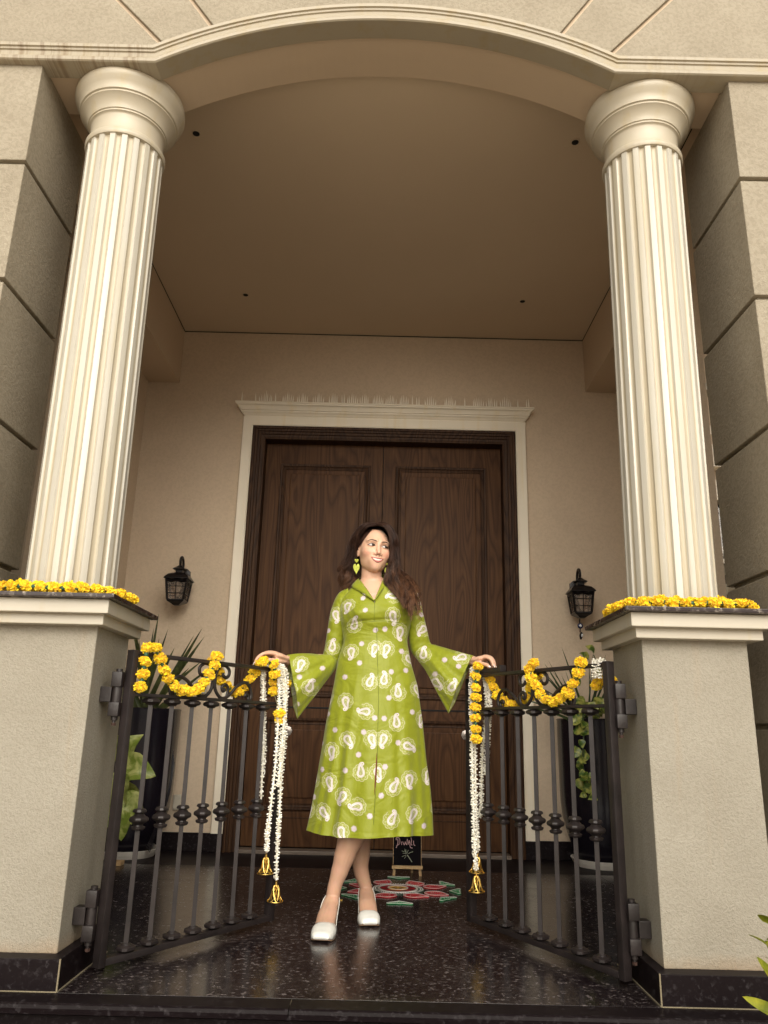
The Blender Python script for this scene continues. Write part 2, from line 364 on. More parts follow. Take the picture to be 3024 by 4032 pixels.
path = [-3.0, -2.2, -1.5, -HW] + [-HW + 2*HW*i/60 for i in range(1, 60)] + [HW, 1.5, 2.2, 3.0]
for x in path:
    ring = []
    for h, y in prof:
        if abs(abs(x)-HW) < 1e-6:
            k = HW*(AR+h)/AR
            # mitre between the level run and the arc
            ring.append((math.copysign(math.sqrt(max((AR+h)**2-(SP+h-AC)**2, 0)), x), y, SP+h))
        else:
            X, Z = off(x, h); ring.append((X, y, Z))
    rings.append(ring)
kid(fac, 'moulding', MB().sweep_frame(rings), M_mould, angle=25)

# ------------------------------------------------------------------ side piers
for sx, side in ((-1, 'left'), (1, 'right')):
    t = thing('rusticated_pier', 'stuccoed pier of large grooved blocks at the %s edge of the porch' % side, 'pier', (sx*1.9, 0.2, 0), 'block piers framing the porch')
    kid(t, 'core', MB().box(*sorted((sx*1.413, sx*2.6)), -0.018, 0.408, -0.72, SP-0.001), M_block)
    zz = [-0.72, -0.24, 0.27, 0.79, 1.31, 1.815, 2.322, 2.843, SP-0.002]
    for z0, z1 in zip(zz[:-1], zz[1:]):
        kid(t, 'stone_block', MB().box(*sorted((sx*1.392, sx*2.62)), -0.04, 0.43, z0+0.010, z1-(0.010 if z1 < 3.3 else 0), 0.004), M_block)

# ------------------------------------------------------------------ pedestals and columns
CX, CY = 1.077, 0.180
shaft = MB(); nfl, per = 20, 14; R = 0.153
ringp = []
for i in range(nfl*per):
    u = (i % per)/per; a = 2*PI*(i//per + u)/nfl
    fr = [0,0,0,0,0,0,0,.62,.95,1,1,1,.95,.62][i % per]
    ringp.append((a, R - 0.0095*fr))
rr = []
for z, k in ((1.150, 1.0), (1.6, 1.0), (2.2, 1.0), (2.8, 1.003), (3.058, 1.005)):
    rr.append([(r*k*math.cos(a), r*k*math.sin(a), z) for a, r in ringp])
shaft.sweep_frame(rr)
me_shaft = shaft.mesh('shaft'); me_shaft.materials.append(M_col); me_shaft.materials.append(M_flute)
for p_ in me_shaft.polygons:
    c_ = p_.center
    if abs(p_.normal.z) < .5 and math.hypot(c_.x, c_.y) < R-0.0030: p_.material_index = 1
capp = [(0.0, 3.05), (0.15, 3.05), (0.168, 3.052), (0.172, 3.06), (0.172, 3.072), (0.167, 3.080), (0.158, 3.083), (0.156, 3.088), (0.1565, 3.155), (0.160, 3.160), (0.167, 3.163), (0.167, 3.170), (0.172, 3.172), (0.174, 3.180),
        (0.180, 3.196), (0.190, 3.210), (0.200, 3.220), (0.206, 3.224), (0.206, 3.231), (0.213, 3.234), (0.214, 3.240), (0.216, 3.252), (0.224, 3.268), (0.234, 3.282), (0.240, 3.298), (0.240, 3.309), (0.237, 3.311), (0.237, 3.3295), (0.0, 3.3295)]
me_cap = MB().lathe(capp, n=96, cap=False).mesh('capital')
def square_ring(x0, x1, y0, y1, z0, z1, bevv, mb): mb.box(x0, x1, y0, y1, z0, z1, bevv)
for sx, side in ((-1, 'left'), (1, 'right')):
    t = thing('fluted_column', 'tall glossy cream fluted column standing on the %s pedestal' % side, 'column', (sx*CX, CY, 1.15), 'fluted porch columns')
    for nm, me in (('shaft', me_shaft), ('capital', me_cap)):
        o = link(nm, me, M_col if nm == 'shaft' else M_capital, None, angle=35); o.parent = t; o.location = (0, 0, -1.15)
        if nm == 'capital': o.scale = (.945, .945, 1)
        if nm == 'shaft': o.rotation_euler = (0, 0, 0.07*sx); o.scale = (1, 1, 1)
    t.rotation_euler = (0, sx*0.0105, 0)
    x0, x1 = sorted((sx*0.903, sx*1.252)); y0, y1 = 0.015, 0.345
    t = thing('pedestal', 'white stuccoed square pedestal carrying the %s column' % side, 'pedestal', (sx*CX, CY, 0), 'column pedestals')
    PW[t.name] = Vector((sx*CX, CY, 0))
    kid(t, 'body', MB().box(x0, x1, y0, y1, 0.084, 1.07, 0.004), M_ped)
    b0, b1 = sorted((sx*0.869, sx*1.286))
    kid(t, 'base', MB().box(b0, b1, -0.044, 0.38, 0.0005, 0.085, 0.002), M_gran2)
    kid(t, 'joint_line', MB().box(*sorted((sx*0.867, sx*0.871)), -0.046, -0.042, 0.001, 0.086).box(*sorted((sx*0.8655, sx*0.870)), -0.042, 0.38, 0.0004, 0.003).box(b0, b1, -0.0475, -0.043, 0.0004, 0.003), M_grout)
    kid(t, 'lower_trim', MB().box(x0-.033, x1+.033, y0-.05, y1+.033, 1.056, 1.0905, 0.003), M_trim)
    kid(t, 'upper_trim', MB().box(x0-.056, x1+.056, y0-.082, y1+.056, 1.0895, 1.1352, 0.003), M_trim)
    kid(t, 'cap_slab', MB().box(x0-.079, x1+.079, y0-.110, y1+.079, 1.1355, 1.1505, 0.003), M_cap)

# ------------------------------------------------------------------ door
XC = 0.0215
sur = thing('door_surround', 'cream moulded surround and cornice framing the double door', 'door surround', (XC, 2.65, 0))
m = MB()
def profile_frame(x0, x1, ztop, zbot, prof):   # prof: (inset from outer edge, y) ; three sided frame mitred at the top corners
    mb = MB(); n = len(prof)
    A = [(x0+h, y, zbot) for h, y in prof]; B = [(x0+h, y, ztop-h) for h, y in prof]; C_ = [(x1-h, y, ztop-h) for h, y in prof]; D_ = [(x1-h, y, zbot) for h, y in prof]
    return mb.sweep_frame([A, B, C_, D_])
pf = [(0, 2.659), (0, 2.628), (0.004, 2.622), (0.066, 2.622), (0.070, 2.626), (0.0775, 2.626), (0.0775, 2.659)]
kid(sur, 'architrave', profile_frame(XC-1.023, XC+1.023, 2.925, 0.108, pf), M_surr, angle=20)
kid(sur, 'plinth_block', MB().box(XC-1.025, XC-0.9455, 2.615, 2.6585, 0.001, 0.1075, 0.002), M_gran2)
kid(sur, 'plinth_block', MB().box(XC+0.9455, XC+1.025, 2.615, 2.6585, 0.001, 0.1075, 0.002), M_gran2)
cp = [(0, 2.918), (0.012, 2.918), (0.012, 2.930), (0.018, 2.934), (0.024, 2.945), (0.034, 2.953), (0.036, 2.962), (0.044, 2.964), (0.048, 2.980), (0.056, 2.992), (0.068, 2.998), (0.070, 3.006), (0.076, 3.008), (0.076, 3.018), (0, 3.018)]
rings = []
for q, (p, z) in enumerate(cp): pass
L = [[(XC-1.003-p, 2.657, z) for p, z in cp], [(XC-1.003-p, 2.640-p, z) for p, z in cp], [(XC+1.003+p, 2.640-p, z) for p, z in cp], [(XC+1.003+p, 2.657, z) for p, z in cp]]
kid(sur, 'cornice', MB().sweep_frame(L), M_surr, angle=20)
door = thing('double_door', 'large dark brown panelled timber double door, closed', 'door', (XC, 2.7, 0))
ff = [(0, 2.659), (0, 2.612), (0.010, 2.606), (0.020, 2.608), (0.024, 2.616), (0.036, 2.618), (0.040, 2.626), (0.056, 2.628), (0.060, 2.636), (0.072, 2.638), (0.080, 2.642), (0.090, 2.642), (0.090, 2.78), (0, 2.78)]
kid(door, 'frame', profile_frame(XC-0.945, XC+0.945, 2.8475, 0.002, ff), M_woodf, angle=20)
kid(door, 'threshold', MB().box(XC-0.854, XC+0.854, 2.60, 2.72, 0.0005, 0.022, 0.003), simple('worn stone sill', (0.16,0.125,0.10), 0.35, 0, 0.15, 12))
YL = 2.735
for sx, side in ((-1, 'left'), (1, 'right')):
    x0, x1 = sorted((XC+sx*0.0025, XC+sx*0.853))
    lf = kid(door, 'door_leaf', MB().box(x0, x1, YL, YL+0.045, 0.026, 2.756, 0.002), M_wood)
    px0, px1 = (XC-0.745, XC-0.09) if sx < 0 else (XC+0.09, XC+0.745)
    for z0, z1 in ((0.955, 2.60), (0.245, 0.82)):
        w = 0.045
        pr = [(0, YL+0.003), (0.0, YL-0.010), (0.006, YL-0.014), (0.016, YL-0.012), (0.022, YL-0.004), (0.030, YL-0.0015), (0.040, YL-0.004), (0.045, YL+0.002)]
        rings = [[(px0+h, y, z0+h) for h, y in pr], [(px0+h, y, z1-h) for h, y in pr], [(px1-h, y, z1-h) for h, y in pr], [(px1-h, y, z0+h) for h, y in pr]]
        kid(lf, 'panel_moulding', MB().sweep_frame(rings, closed_path=True), M_woodf, angle=20)
        kid(lf, 'panel', MB().box(px0+0.075, px1-0.075, YL-0.008, YL+0.002, z0+0.075, z1-0.075, 0.006), M_wood)
    kid(lf, 'rail_groove', MB().box(x0+.002, x1-.002, YL-0.004, YL+0.001, 0.882, 0.892), M_hole)
    kid(lf, 'rail_groove', MB().box(x0+.002, x1-.002, YL-0.004, YL+0.001, 0.196, 0.203), M_woodf)
    hx = XC + sx*0.592
    kid(lf, 'handle', MB().lathe([(0.0, 0), (0.036, 0), (0.038, 0.006), (0.034, 0.010), (0.012, 0.012), (0.012, 0.022), (0.0, 0.022)], (hx, YL, 0.735), 8, (0,-1,0), cap=False), M_chrome, angle=30)
kid(door, 'meeting_strip', MB().box(XC-0.010, XC+0.010, YL+0.01, YL+0.06, 0.03, 2.755), M_hole)

# bird spikes on the cornice
sp = thing('spike_strip', 'row of cream bird spikes standing on the door cornice', 'bird spikes', (XC, 2.62, 3.018))
M_spike = simple('cream spike plastic', (0.90,0.85,0.74), 0.5)
cl = [(120,1),(187,1),(235,7),(282,1),(343,6),(413,6),(490,6),(563,5),(612,2),(657,6),(713,5),(780,6),(843,6),(907,5),(947,1),(975,2),(1035,6),(1130,6),(1202,1),(1268,6),(1332,6),(1400,6),(1460,1),(1508,2)]
for px, n in cl:
    x = XC - 1.079 + 2.158*(px-90)/(1537-90); m = MB()
    for i in range(n):
        d = (i-(n-1)/2); xx = x + d*0.0140 + random.uniform(-.001,.001); h = 0.088*(1-0.15*abs(d)) if n > 2 else 0.074
        m.lathe([(0.0052, 0), (0.0040, h*0.5), (0.0004, h)], (xx, 2.585+random.uniform(-.012,.012), 3.018), 5, (random.uniform(-.06,.06)+d*.02, random.uniform(-.1,.1), 1))
    kid(sp, 'spike_cluster', m, M_spike)
# recessed ceiling lights
for i, (x, y) in enumerate(((-0.953,0.647),(0.953,0.647),(-0.953,2.13),(0.953,2.13))):
    t = thing('recessed_light', 'small black recessed ceiling light at the %s corner of the ceiling' % ('front left','front right','rear left','rear right')[i], 'ceiling light', (x, y, 3.614), 'recessed ceiling lights')
    kid(t, 'rim', MB().lathe([(0.0, 0), (0.0235, 0), (0.0235, -0.003), (0.019, -0.004), (0.018, -0.0012), (0, -0.0012)], (x, y, 3.6145), 24, cap=False), M_ceil, angle=30)
    kid(t, 'lens', MB().lathe([(0.0, -0.004), (0.017, -0.004), (0.017, -0.0012), (0, -0.0012)], (x, y, 3.6145), 20, cap=False), M_hole)
# window in the house wall right of the porch
win = thing('side_window', 'curtained white framed window glimpsed between the right column and the pier', 'window', (2.55, 2.6, 0.9))
kid(win, 'head_cornice', MB().box(2.22, 2.455, 2.57, 2.658, 2.60, 2.63, .003).box(2.2, 2.43, 2.59, 2.658, 2.632, 2.70, .004).box(2.2, 2.42, 2.60, 2.658, 2.705, 2.78, .004).box(2.2, 2.40, 2.61, 2.658, 2.86, 2.93, .004), M_surr)
kid(win, 'architrave', MB().box(2.2, 3.2, 2.62, 2.675, 2.37, 2.52, .003).box(2.2, 3.2, 2.628, 2.675, 0.86, 0.92, .003).box(2.2, 2.26, 2.63, 2.675, .9, 2.37, .003), M_surr)
kid(win, 'sash', MB().box(2.26, 3.0, 2.70, 2.73, 1.93, 1.965, .002), M_trim)
m = MB(); rg = [[(2.28+0.9*i/60, 2.80+0.025*math.sin(i*1.1)+0.01*math.sin(i*2.7), z) for i in range(61)] for z in (0.9, 2.37)]
def curtain_mat():
    mm, nt, b = newmat('striped curtain'); tc = N(nt, 'ShaderNodeTexCoord'); sx = N(nt, 'ShaderNodeSeparateXYZ'); nt.links.new(tc.outputs['Object'], sx.inputs[0])
    w = math_(nt, 'FRACT', math_(nt, 'MULTIPLY', sx.outputs[2], 7.2))
    c = ramp(nt, w, [(0.0, (0.16,0.13,0.10)), (0.46, (0.16,0.13,0.10)), (0.5, (0.62,0.55,0.43)), (0.97, (0.62,0.55,0.43))]).outputs[0]
    nt.links.new(c, b.inputs['Base Color']); b.inputs['Roughness'].default_value = 0.8; return mm
kid(win, 'curtain', MB().sweep_frame(rg, closed_prof=False), curtain_mat(), smooth=True)
gl, nt, b = newmat('window glass'); b.inputs['Transmission Weight'].default_value = 1; b.inputs['Roughness'].default_value = 0.02; b.inputs['IOR'].default_value = 1.45; M_glass = gl
kid(win, 'pane', MB().box(2.26, 3.1, 2.712, 2.716, 0.92, 2.37), M_glass)
kid(win, 'inner_wall', MB().box(2.2, 3.2, 2.90, 2.93, 0.8, 2.5), M_hole)
o = MB().box(2.33, 2.42, 2.55, 2.66, 3.18, 3.235, .003).build('wall_bracket', M_trim); tag(o, 'small white box high on the wall behind the right column', 'bracket')

# ------------------------------------------------------------------ gates
def catmull(P, n=8):
    P = [Vector(p) for p in P]; out = []
    for i in range(len(P)-1):
        a = P[max(i-1, 0)]; b = P[i]; c = P[i+1]; d = P[min(i+2, len(P)-1)]
        for k in range(n):
            t = k/n; out.append(0.5*((2*b)+(c-a)*t+(2*a-5*b+4*c-d)*t*t+(3*b-a-3*c+d)*t*t*t))
    out.append(P[-1]); return out
GATES = {-1: (Vector((-.811, .121, 0)), Vector((.431, .654, 0)).normalized(), .785), 1: (Vector((.819, .121, 0)), Vector((-.393, .737, 0)).normalized(), .825)}
def GM(sx):
    O, d, L = GATES[sx]; n = Vector((d.y, -d.x, 0)) * (1 if sx < 0 else -1)   # n points to the camera side
    def P(s, o, z): return O + d*s + n*o + Vector((0, 0, z))
    return P, d, n, L
def gbox(mb, P, s0, s1, o0, o1, z0, z1, bev_=0.0015):
    b = MB().box(s0, s1, o0, o1, z0, z1, bev_); mb.add([P(*v) for v in b.v], b.f)
def knuckle_prof(z0, H, rs): return [(r, z0+H*t) for t, r in rs]
KN = [(0, .011), (.03, .017), (.10, .020), (.16, .020), (.20, .014), (.24, .013), (.34, .018), (.40, .0255), (.46, .028), (.54, .028), (.60, .0255), (.66, .018), (.76, .013), (.80, .014), (.84, .020), (.90, .020), (.97, .017), (1, .011)]
CO = [(0, .010), (.12, .020), (.3, .027), (.6, .027), (.75, .022), (.8, .016), (1, .012)]
def sqlathe(mb, P, s, prof):
    # square section turned shape, its faces diagonal to the gate plane
    n = 12; vs = []; m = len(prof)
    for i in range(n):
        a = 2*PI*i/n; c, s_ = math.cos(a), math.sin(a)
        q = 1/((abs(c)**6+abs(s_)**6)**(1/6)); 
        for r, z in prof:
            e = r*q*1.0; vs.append(P(s + e*c, e*s_, z))
    fs = [(i*m+j, ((i+1)%n)*m+j, ((i+1)%n)*m+j+1, i*m+j+1) for i in range(n) for j in range(m-1)]
    fs.append(tuple(i*m for i in range(n))[::-1]); fs.append(tuple(i*m+m-1 for i in range(n)))
    mb.add(vs, fs)
U0, USC = 0.41, 1.0
SC = [(.186,.862),(.192,.868),(.203,.866),(.209,.856),(.200,.850),(.188,.852)]
BIG = [(.196,.861),(.190,.868),(.199,.874),(.211,.866),(.211,.853),(.222,.852),(.228,.874),(.214,.904),(.182,.918),(.135,.900),(.090,.862),(.048,.852),(.014,.878),(.006,.912),(.012,.948),(.034,.973),(.062,.974),(.084,.958),(.082,.938),(.066,.930),(.050,.938),(.052,.948)]
SML = [(.072,.855),(.084,.872),(.082,.894),(.066,.903),(.050,.894),(.053,.880),(.064,.882),(.063,.891)]
for sx, side in ((-1, 'left'), (1, 'right')):
    P, d, n, L = GM(sx)
    t = thing('wrought_iron_gate', 'dark wrought iron gate leaf hinged on the %s pedestal, swung inwards under the hand' % side, 'gate', tuple(GATES[sx][0]), 'porch gate leaves')
    m = MB(); gbox(m, P, -.010, .014, -.016, .016, .022, .992); kid(t, 'hinge_post', m, M_iron, angle=40)
    m = MB(); gbox(m, P, L-.008, L+.022, -.015, .015, .022, .972); kid(t, 'latch_post', m, M_iron, angle=40)
    for nm, z0, z1, o in (('top_rail', .975, .988, .013), ('middle_rail', .839, .850, .014), ('bottom_rail', .026, .046, .018)):
        m = MB(); gbox(m, P, .0145, L-.0085, -o, o, z0, z1); kid(t, nm, m, M_iron, angle=40)
    for i in range(7):
        s = .100 + .0962*i + (.0055*i if sx > 0 else 0)
        m = MB(); r = .0085
        m.add([P(s+r*a, r*b_, z) for z in (.047, .8385) for a, b_ in ((1.25,0),(0,1.25),(-1.25,0),(0,-1.25))], [(0,1,5,4),(1,2,6,5),(2,3,7,6),(3,0,4,7)])
        bl = kid(t, 'baluster', m, M_iron)
        m = MB(); sqlathe(m, P, s, knuckle_prof(.408, .068, KN)); kid(bl, 'knuckle', m, M_iron, angle=35)
        m = MB(); sqlathe(m, P, s, knuckle_prof(.0462, .026, CO)); kid(bl, 'collar', m, M_iron, angle=35)
        m = MB(); sqlathe(m, P, s, [(r_, .8388-z) for r_, z in knuckle_prof(0, .026, CO)]); kid(bl, 'collar', m, M_iron, angle=35)
    for k in (-1, 1):
        for nm, pts in (('scroll', BIG), ('small_scroll', SML)):
            uc = .405 if sx > 0 else .392
            m = MB(); pp = catmull([P(uc+k*u*(1 if sx > 0 else .93), 0, z) for u, z in pts], 7); q = len(pp)
            m.tube(pp, [.0052*min(1, .55+ .45*min(i, q-1-i)/6) for i in range(q)], 8, flat=(1.0, 1.35)); kid(t, nm, m, M_iron, smooth=True)
    for zc in (.845, .170):
        hg = kid(t, 'hinge', MB().box(*sorted((sx*.8645, sx*.902)), .105, .150, zc-.028, zc+.022, .002), M_iron)
        kid(hg, 'knuckle_block', MB().box(*sorted((sx*.832, sx*.867)), .098, .142, zc+.0225, zc+.072, .003), M_iron, angle=40)
        m = MB().box(*sorted((sx*.832, sx*.867)), .098, .142, zc-.074, zc-.0285, .003)
        kid(hg, 'knuckle_block', m, M_iron, angle=40)
        kid(hg, 'bolt', MB().lathe([(0, zc-.104), (.008, zc-.104), (.008, zc-.0955), (0, zc-.0955)], (sx*.849, .120, 0), 6, cap=False), M_rust)
        kid(hg, 'pin', MB().lathe([(.0, zc-.095), (.006, zc-.095), (.006, zc-.088), (.011, zc-.087), (.011, zc-.0745), (.013, zc-.0745), (.013, zc-.028), (.016, zc-.028), (.016, zc+.022), (.010, zc+.0725), (.011, zc+.073), (.011, zc+.082), (0, zc+.082)], (sx*.849, .120, 0), 16, cap=False), M_iron, angle=35)
    if sx > 0:
        m = MB(); gbox(m, P, .60, .742, -.012, .012, .9885, 1.008, .002); gbox(m, P, .592, .606, -.015, .015, .9885, 1.016, .002); kid(t, 'latch_bolt', m, M_iron, angle=40)

# ------------------------------------------------------------------ marigolds
def marigold_mesh(seed):
    r_ = random.Random(seed); mb = MB(); R = .0225
    mb.lathe([(0, -R*.62), (R*.45, -R*.5), (R*.66, 0), (R*.45, R*.5), (0, R*.62)], n=8, cap=False)
    n = 120; ga = PI*(3-5**.5)
    for i in range(n):
        z = 1-2*(i+.5)/n; a = ga*i + r_.uniform(-.25, .25); q = math.sqrt(1-z*z)
        d = Vector((q*math.cos(a), q*math.sin(a), z)); d = (d + Vector((r_.uniform(-.2,.2),)*3)).normalized()
        t = d.orthogonal().normalized(); t.rotate(Matrix.Rotation(r_.uniform(0, 2*PI), 3, d)); u = d.cross(t)
        flat = .82 if abs(d.z) > .6 else 1.0
        L = R*r_.uniform(.86, 1.08)*flat; w = R*r_.uniform(.16, .26)
        k = r_.uniform(-.3, .3)
        p0 = d*R*.42; p1 = d*L*.8 + u*w*k; p2 = d*L + u*w*(k+r_.uniform(-.5,.5))
        vs = [p0 - t*w*.25, p0 + t*w*.25, p1 + t*w*.9 + u*w*.25, p1 - u*w*.2, p1 - t*w*.9 + u*w*.25, p2 + t*w*.95, p2 - u*w*.45, p2 - t*w*.95]
        mb.add(vs, [(0,1,2,3), (0,3,4), (3,2,5,6), (4,3,6,7)])
    return mb.mesh('marigold', False)
def mari_mat():
    m, nt, b = newmat('marigold petals'); oi = N(nt, 'ShaderNodeObjectInfo')
    v = coords(nt); n = tex(nt, v, 160, 2)
    c = ramp(nt, n.outputs[0], [(.3, (.96,.58,.004)), (.55, (1.0,.76,.008)), (.75, (1.0,.86,.03))]).outputs[0]
    c2 = mixc(nt, math_(nt, 'MULTIPLY', oi.outputs['Random'], .35), c, (1.0,.64,.004)); nt.links.new(c2, b.inputs['Base Color'])
    b.inputs['Roughness'].default_value = .7; b.inputs['Subsurface Weight'].default_value = 0.0
    b.inputs['Sheen Weight'].default_value = .3
    return m
M_mari = mari_mat(); MES = [marigold_mesh(i) for i in range(5)]
for me in MES: me.materials.append(M_mari)
M_leafg = simple('ribbon leaf green', (.02,.09,.05), .5, 0, .3, 40)
M_thread = simple('thread', (.30,.26,.14), .9)
def garland(label, pts, loc, group, gsc=1.08, leaves=True, names=None):
    t = thing('marigold_garland', label, 'garland', loc, group)
    pts = [Vector(p) for p in pts]
    for i, p in enumerate(pts):
        o = bpy.data.objects.new('marigold', random.choice(MES)); COL.objects.link(o); o.parent = t; o.location = p - Vector(loc)
        o.rotation_euler = (random.uniform(-.7,.7), random.uniform(-.7,.7), random.uniform(0, 6)); s = random.uniform(.9, 1.08)*gsc; o.scale = (s, s, s*random.uniform(.84,.96))
        if leaves and i+1 < len(pts) and (pts[i+1]-p).length < .07:
            q = pts[i+1]; mid = (p+q)/2; dr = (q-p).normalized(); m = MB()
            m.tube([p + (q-p)*k for k in (.22,.4,.5,.6,.78)], [.002,.0075,.0085,.0075,.002], 6)
            kid(t, 'calyx', m, M_leafg, smooth=True)
    if len(pts) > 1: kid(t, 'thread', MB().tube(pts, .0012, 5), M_thread)
    return t
def gp(sx, off, l):
    P = GM(sx)[0]; return [P(s, off, z) for s, z in l]
def resamp(l, step=.041):
    pp = catmull([Vector((*q, 0)) if len(q) == 2 else Vector(q) for q in l], 12); out = [pp[0]]; acc = 0
    for a, b_ in zip(pp[:-1], pp[1:]):
        acc += (b_-a).length
        if acc >= step: out.append(b_); acc = 0
    return out
GG = 'marigold garlands on the gates'
garland('short marigold garland hanging from the left gate beside its hinge post', gp(-1, .03, [(.034,1.002),(.030,.955),(.028,.911),(.022,.868)]), tuple(GM(-1)[0](.03, .03, .9)), GG)
garland('marigold garland looped in a swag across the near half of the left gate', gp(-1, .028, [(0.072,1.007),(.098,.971),(.119,.934),(.142,.905),(.173,.883),(.214,.869),(.256,.867),(.286,.877),(.314,.902),(.339,.934),(.361,.969),(.370,1.004)]), tuple(GM(-1)[0](.2, .03, .9)), GG)
garland('marigold garland looped behind the scrolls on the far half of the left gate', gp(-1, -.028, [(.40,.985),(.444,.953),(.451,.919),(.49,.902),(.528,.882),(.565,.883),(.590,.904),(.619,.936),(.644,.966),(.675,1.000)]), tuple(GM(-1)[0](.5, -.03, .9)), GG)
garland('cluster of marigolds tied under the hand at the free end of the left gate', [tuple(GM(-1)[0](s, o, z)) for s, o, z in ((.640,.020,1.008),(.690,.036,1.000),(.700,.036,.962),(.735,.0,.930),(.800,.012,.925),(.738,.0,.893),(.742,.036,.806),(.757,.030,.780))], tuple(GM(-1)[0](.7, .03, .9)), GG, leaves=True)
garland('marigold string hanging straight down at the free end of the right gate', gp(1, .040, [(.715,1.016),(.733,.976),(.731,.931),(.732,.891),(.736,.85),(.738,.806),(.734,.762),(.732,.722)]), tuple(GM(1)[0](.73, .04, .9)), GG)
garland('marigold garland looped behind the scrolls on the far half of the right gate', gp(1, -.026, [(.725,.967),(.697,.933),(.672,.902),(.63,.877),(.589,.861),(.549,.859),(.505,.866),(.470,.885),(.450,.920),(.41,.965)]), tuple(GM(1)[0](.6, -.03, .9)), GG)
garland('marigold garland looped in a swag across the near half of the right gate', gp(1, .028, [(.365,1.008),(.389,.989),(.38,.951),(.351,.922),(.33,.891),(.298,.871),(.253,.862),(.214,.875),(.177,.891),(.148,.924),(.12,.959),(.104,.994)]), tuple(GM(1)[0](.25, .03, .9)), GG)
garland('pair of marigolds hanging behind the hinge end of the right gate', gp(1, -.035, [(.096,.921),(.062,.932),(.03,.925)]), tuple(GM(1)[0](.08, -.03, .92)), GG)
CG = 'marigold garlands on the pedestal caps'; zc = 1.1505+.019
for sx, side in ((-1, 'left'), (1, 'right')):
    l = [(1.29, .10, zc), (1.285, .03, zc), (1.25, -.035, zc), (1.19, -.05, zc), (1.13, -.056, zc), (1.05, -.055, zc), (.97, -.06, zc), (.91, -.050, zc), (.868, -.01, zc), (.850, .06, zc), (.846, .13, zc), (.848, .20, zc)]
    pts = [Vector((sx*p.x, p.y+random.uniform(-.006,.006), p.z+random.uniform(-.003,.004))) for p in resamp(l, .042)]
    garland('marigold garland laid round the front and inner edges of the %s pedestal cap' % side, pts, (sx*1.07, -.05, zc), CG)
    l = [(1.22, -.005, zc+.004), (1.13, -.012, zc+.010), (1.02, -.018, zc+.004), (.93, -.01, zc+.008), (.90, .04, zc)]
    garland('second shorter marigold row against the foot of the %s column' % side, [Vector((sx*p.x, p.y, p.z+random.uniform(0,.006))) for p in resamp(l, .047)], (sx*1.07, -.01, zc), CG, leaves=False)

# ------------------------------------------------------------------ jasmine strings and bells
def jas_mat():
    m, nt, b = newmat('jasmine petals'); v = coords(nt); n = tex(nt, v, 90, 2)
    nt.links.new(ramp(nt, n.outputs[0], [(.35, (.80,.75,.60)), (.55, (.92,.90,.83)), (.8, (.97,.96,.93))]).outputs[0], b.inputs['Base Color'])
    b.inputs['Roughness'].default_value = .35; return m
M_jas = jas_mat()
def florets(path, rad=.0095, step=.0036, seed=0):
    r_ = random.Random(seed); mb = MB(); pp = resamp([tuple(p) for p in path], step)
    for i in range(len(pp)-1):
        c = pp[i]; ax = (pp[i+1]-c).normalized(); t = ax.orthogonal().normalized(); t.rotate(Matrix.Rotation(r_.uniform(0, 6.28), 3, ax)); u = ax.cross(t)
        k = 5
        for j in range(k):
            a = 2*PI*j/k + r_.uniform(-.4, .4); d = (t*math.cos(a)+u*math.sin(a) + ax*r_.uniform(-.7, .35)).normalized(); L = rad*r_.uniform(.7, 1.15)
            s = d.orthogonal().normalized(); s.rotate(Matrix.Rotation(r_.uniform(0, 3), 3, d)); q = d.cross(s); w = .0038
            e = c + d*L
            mb.add([c, c+d*L*.55+s*w*.7, c+d*L*.55-s*w*.35+q*w*.6, c+d*L*.55-s*w*.35-q*w*.6, e+s*w, e-s*w*.5+q*w*.87, e-s*w*.5-q*w*.87, e+d*w], [(0,1,2),(0,2,3),(0,3,1),(1,4,5,2),(2,5,6,3),(3,6,4,1),(4,7,5),(5,7,6),(6,7,4)])
    return mb
M_gold = simple('gilded metal', (.95,.60,.16), .3, 1.0, .15, 30)
def bell_mesh():
    prof = [(.0055, 0), (.0095, -.004), (.012, -.010), (.0145, -.020), (.017, -.032), (.020, -.043), (.026, -.053), (.031, -.057)]
    mb = MB(); K = 9
    def pr(t):
        x = t*(len(prof)-1); i = min(int(x), len(prof)-2); f = x-i
        return prof[i][0]*(1-f)+prof[i+1][0]*f, prof[i][1]*(1-f)+prof[i+1][1]*f
    for k in range(K):
        for sg in (1, -1):
            pts = []
            for i in range(13):
                t = i/12; r, z = pr(t); a = 2*PI*k/K + sg*t*1.5; pts.append((r*math.cos(a), r*math.sin(a), z))
            mb.tube(pts, .0014, 4)
    for t in (0.02, 1.0):
        r, z = pr(t); mb.tube([(r*math.cos(2*PI*i/28), r*math.sin(2*PI*i/28), z) for i in range(29)], .002, 5, cap=False)
    mb.lathe([(0, .012), (.0035, .012), (.004, .002), (.0075, .0), (.0075, -.002), (0, -.002)], n=12, cap=False)
    mb.lathe([(0, -.010), (.0015, -.012), (.0015, -.040), (.005, -.044), (.005, -.050), (.0, -.053)], n=8, cap=False)
    mb.tube([(0.006*math.cos(2*PI*i/14), 0, .017+.006*math.sin(2*PI*i/14)) for i in range(15)], .0012, 5, cap=False)
    me = mb.mesh('bell', False); me.materials.append(M_gold); return me
BELL = bell_mesh()
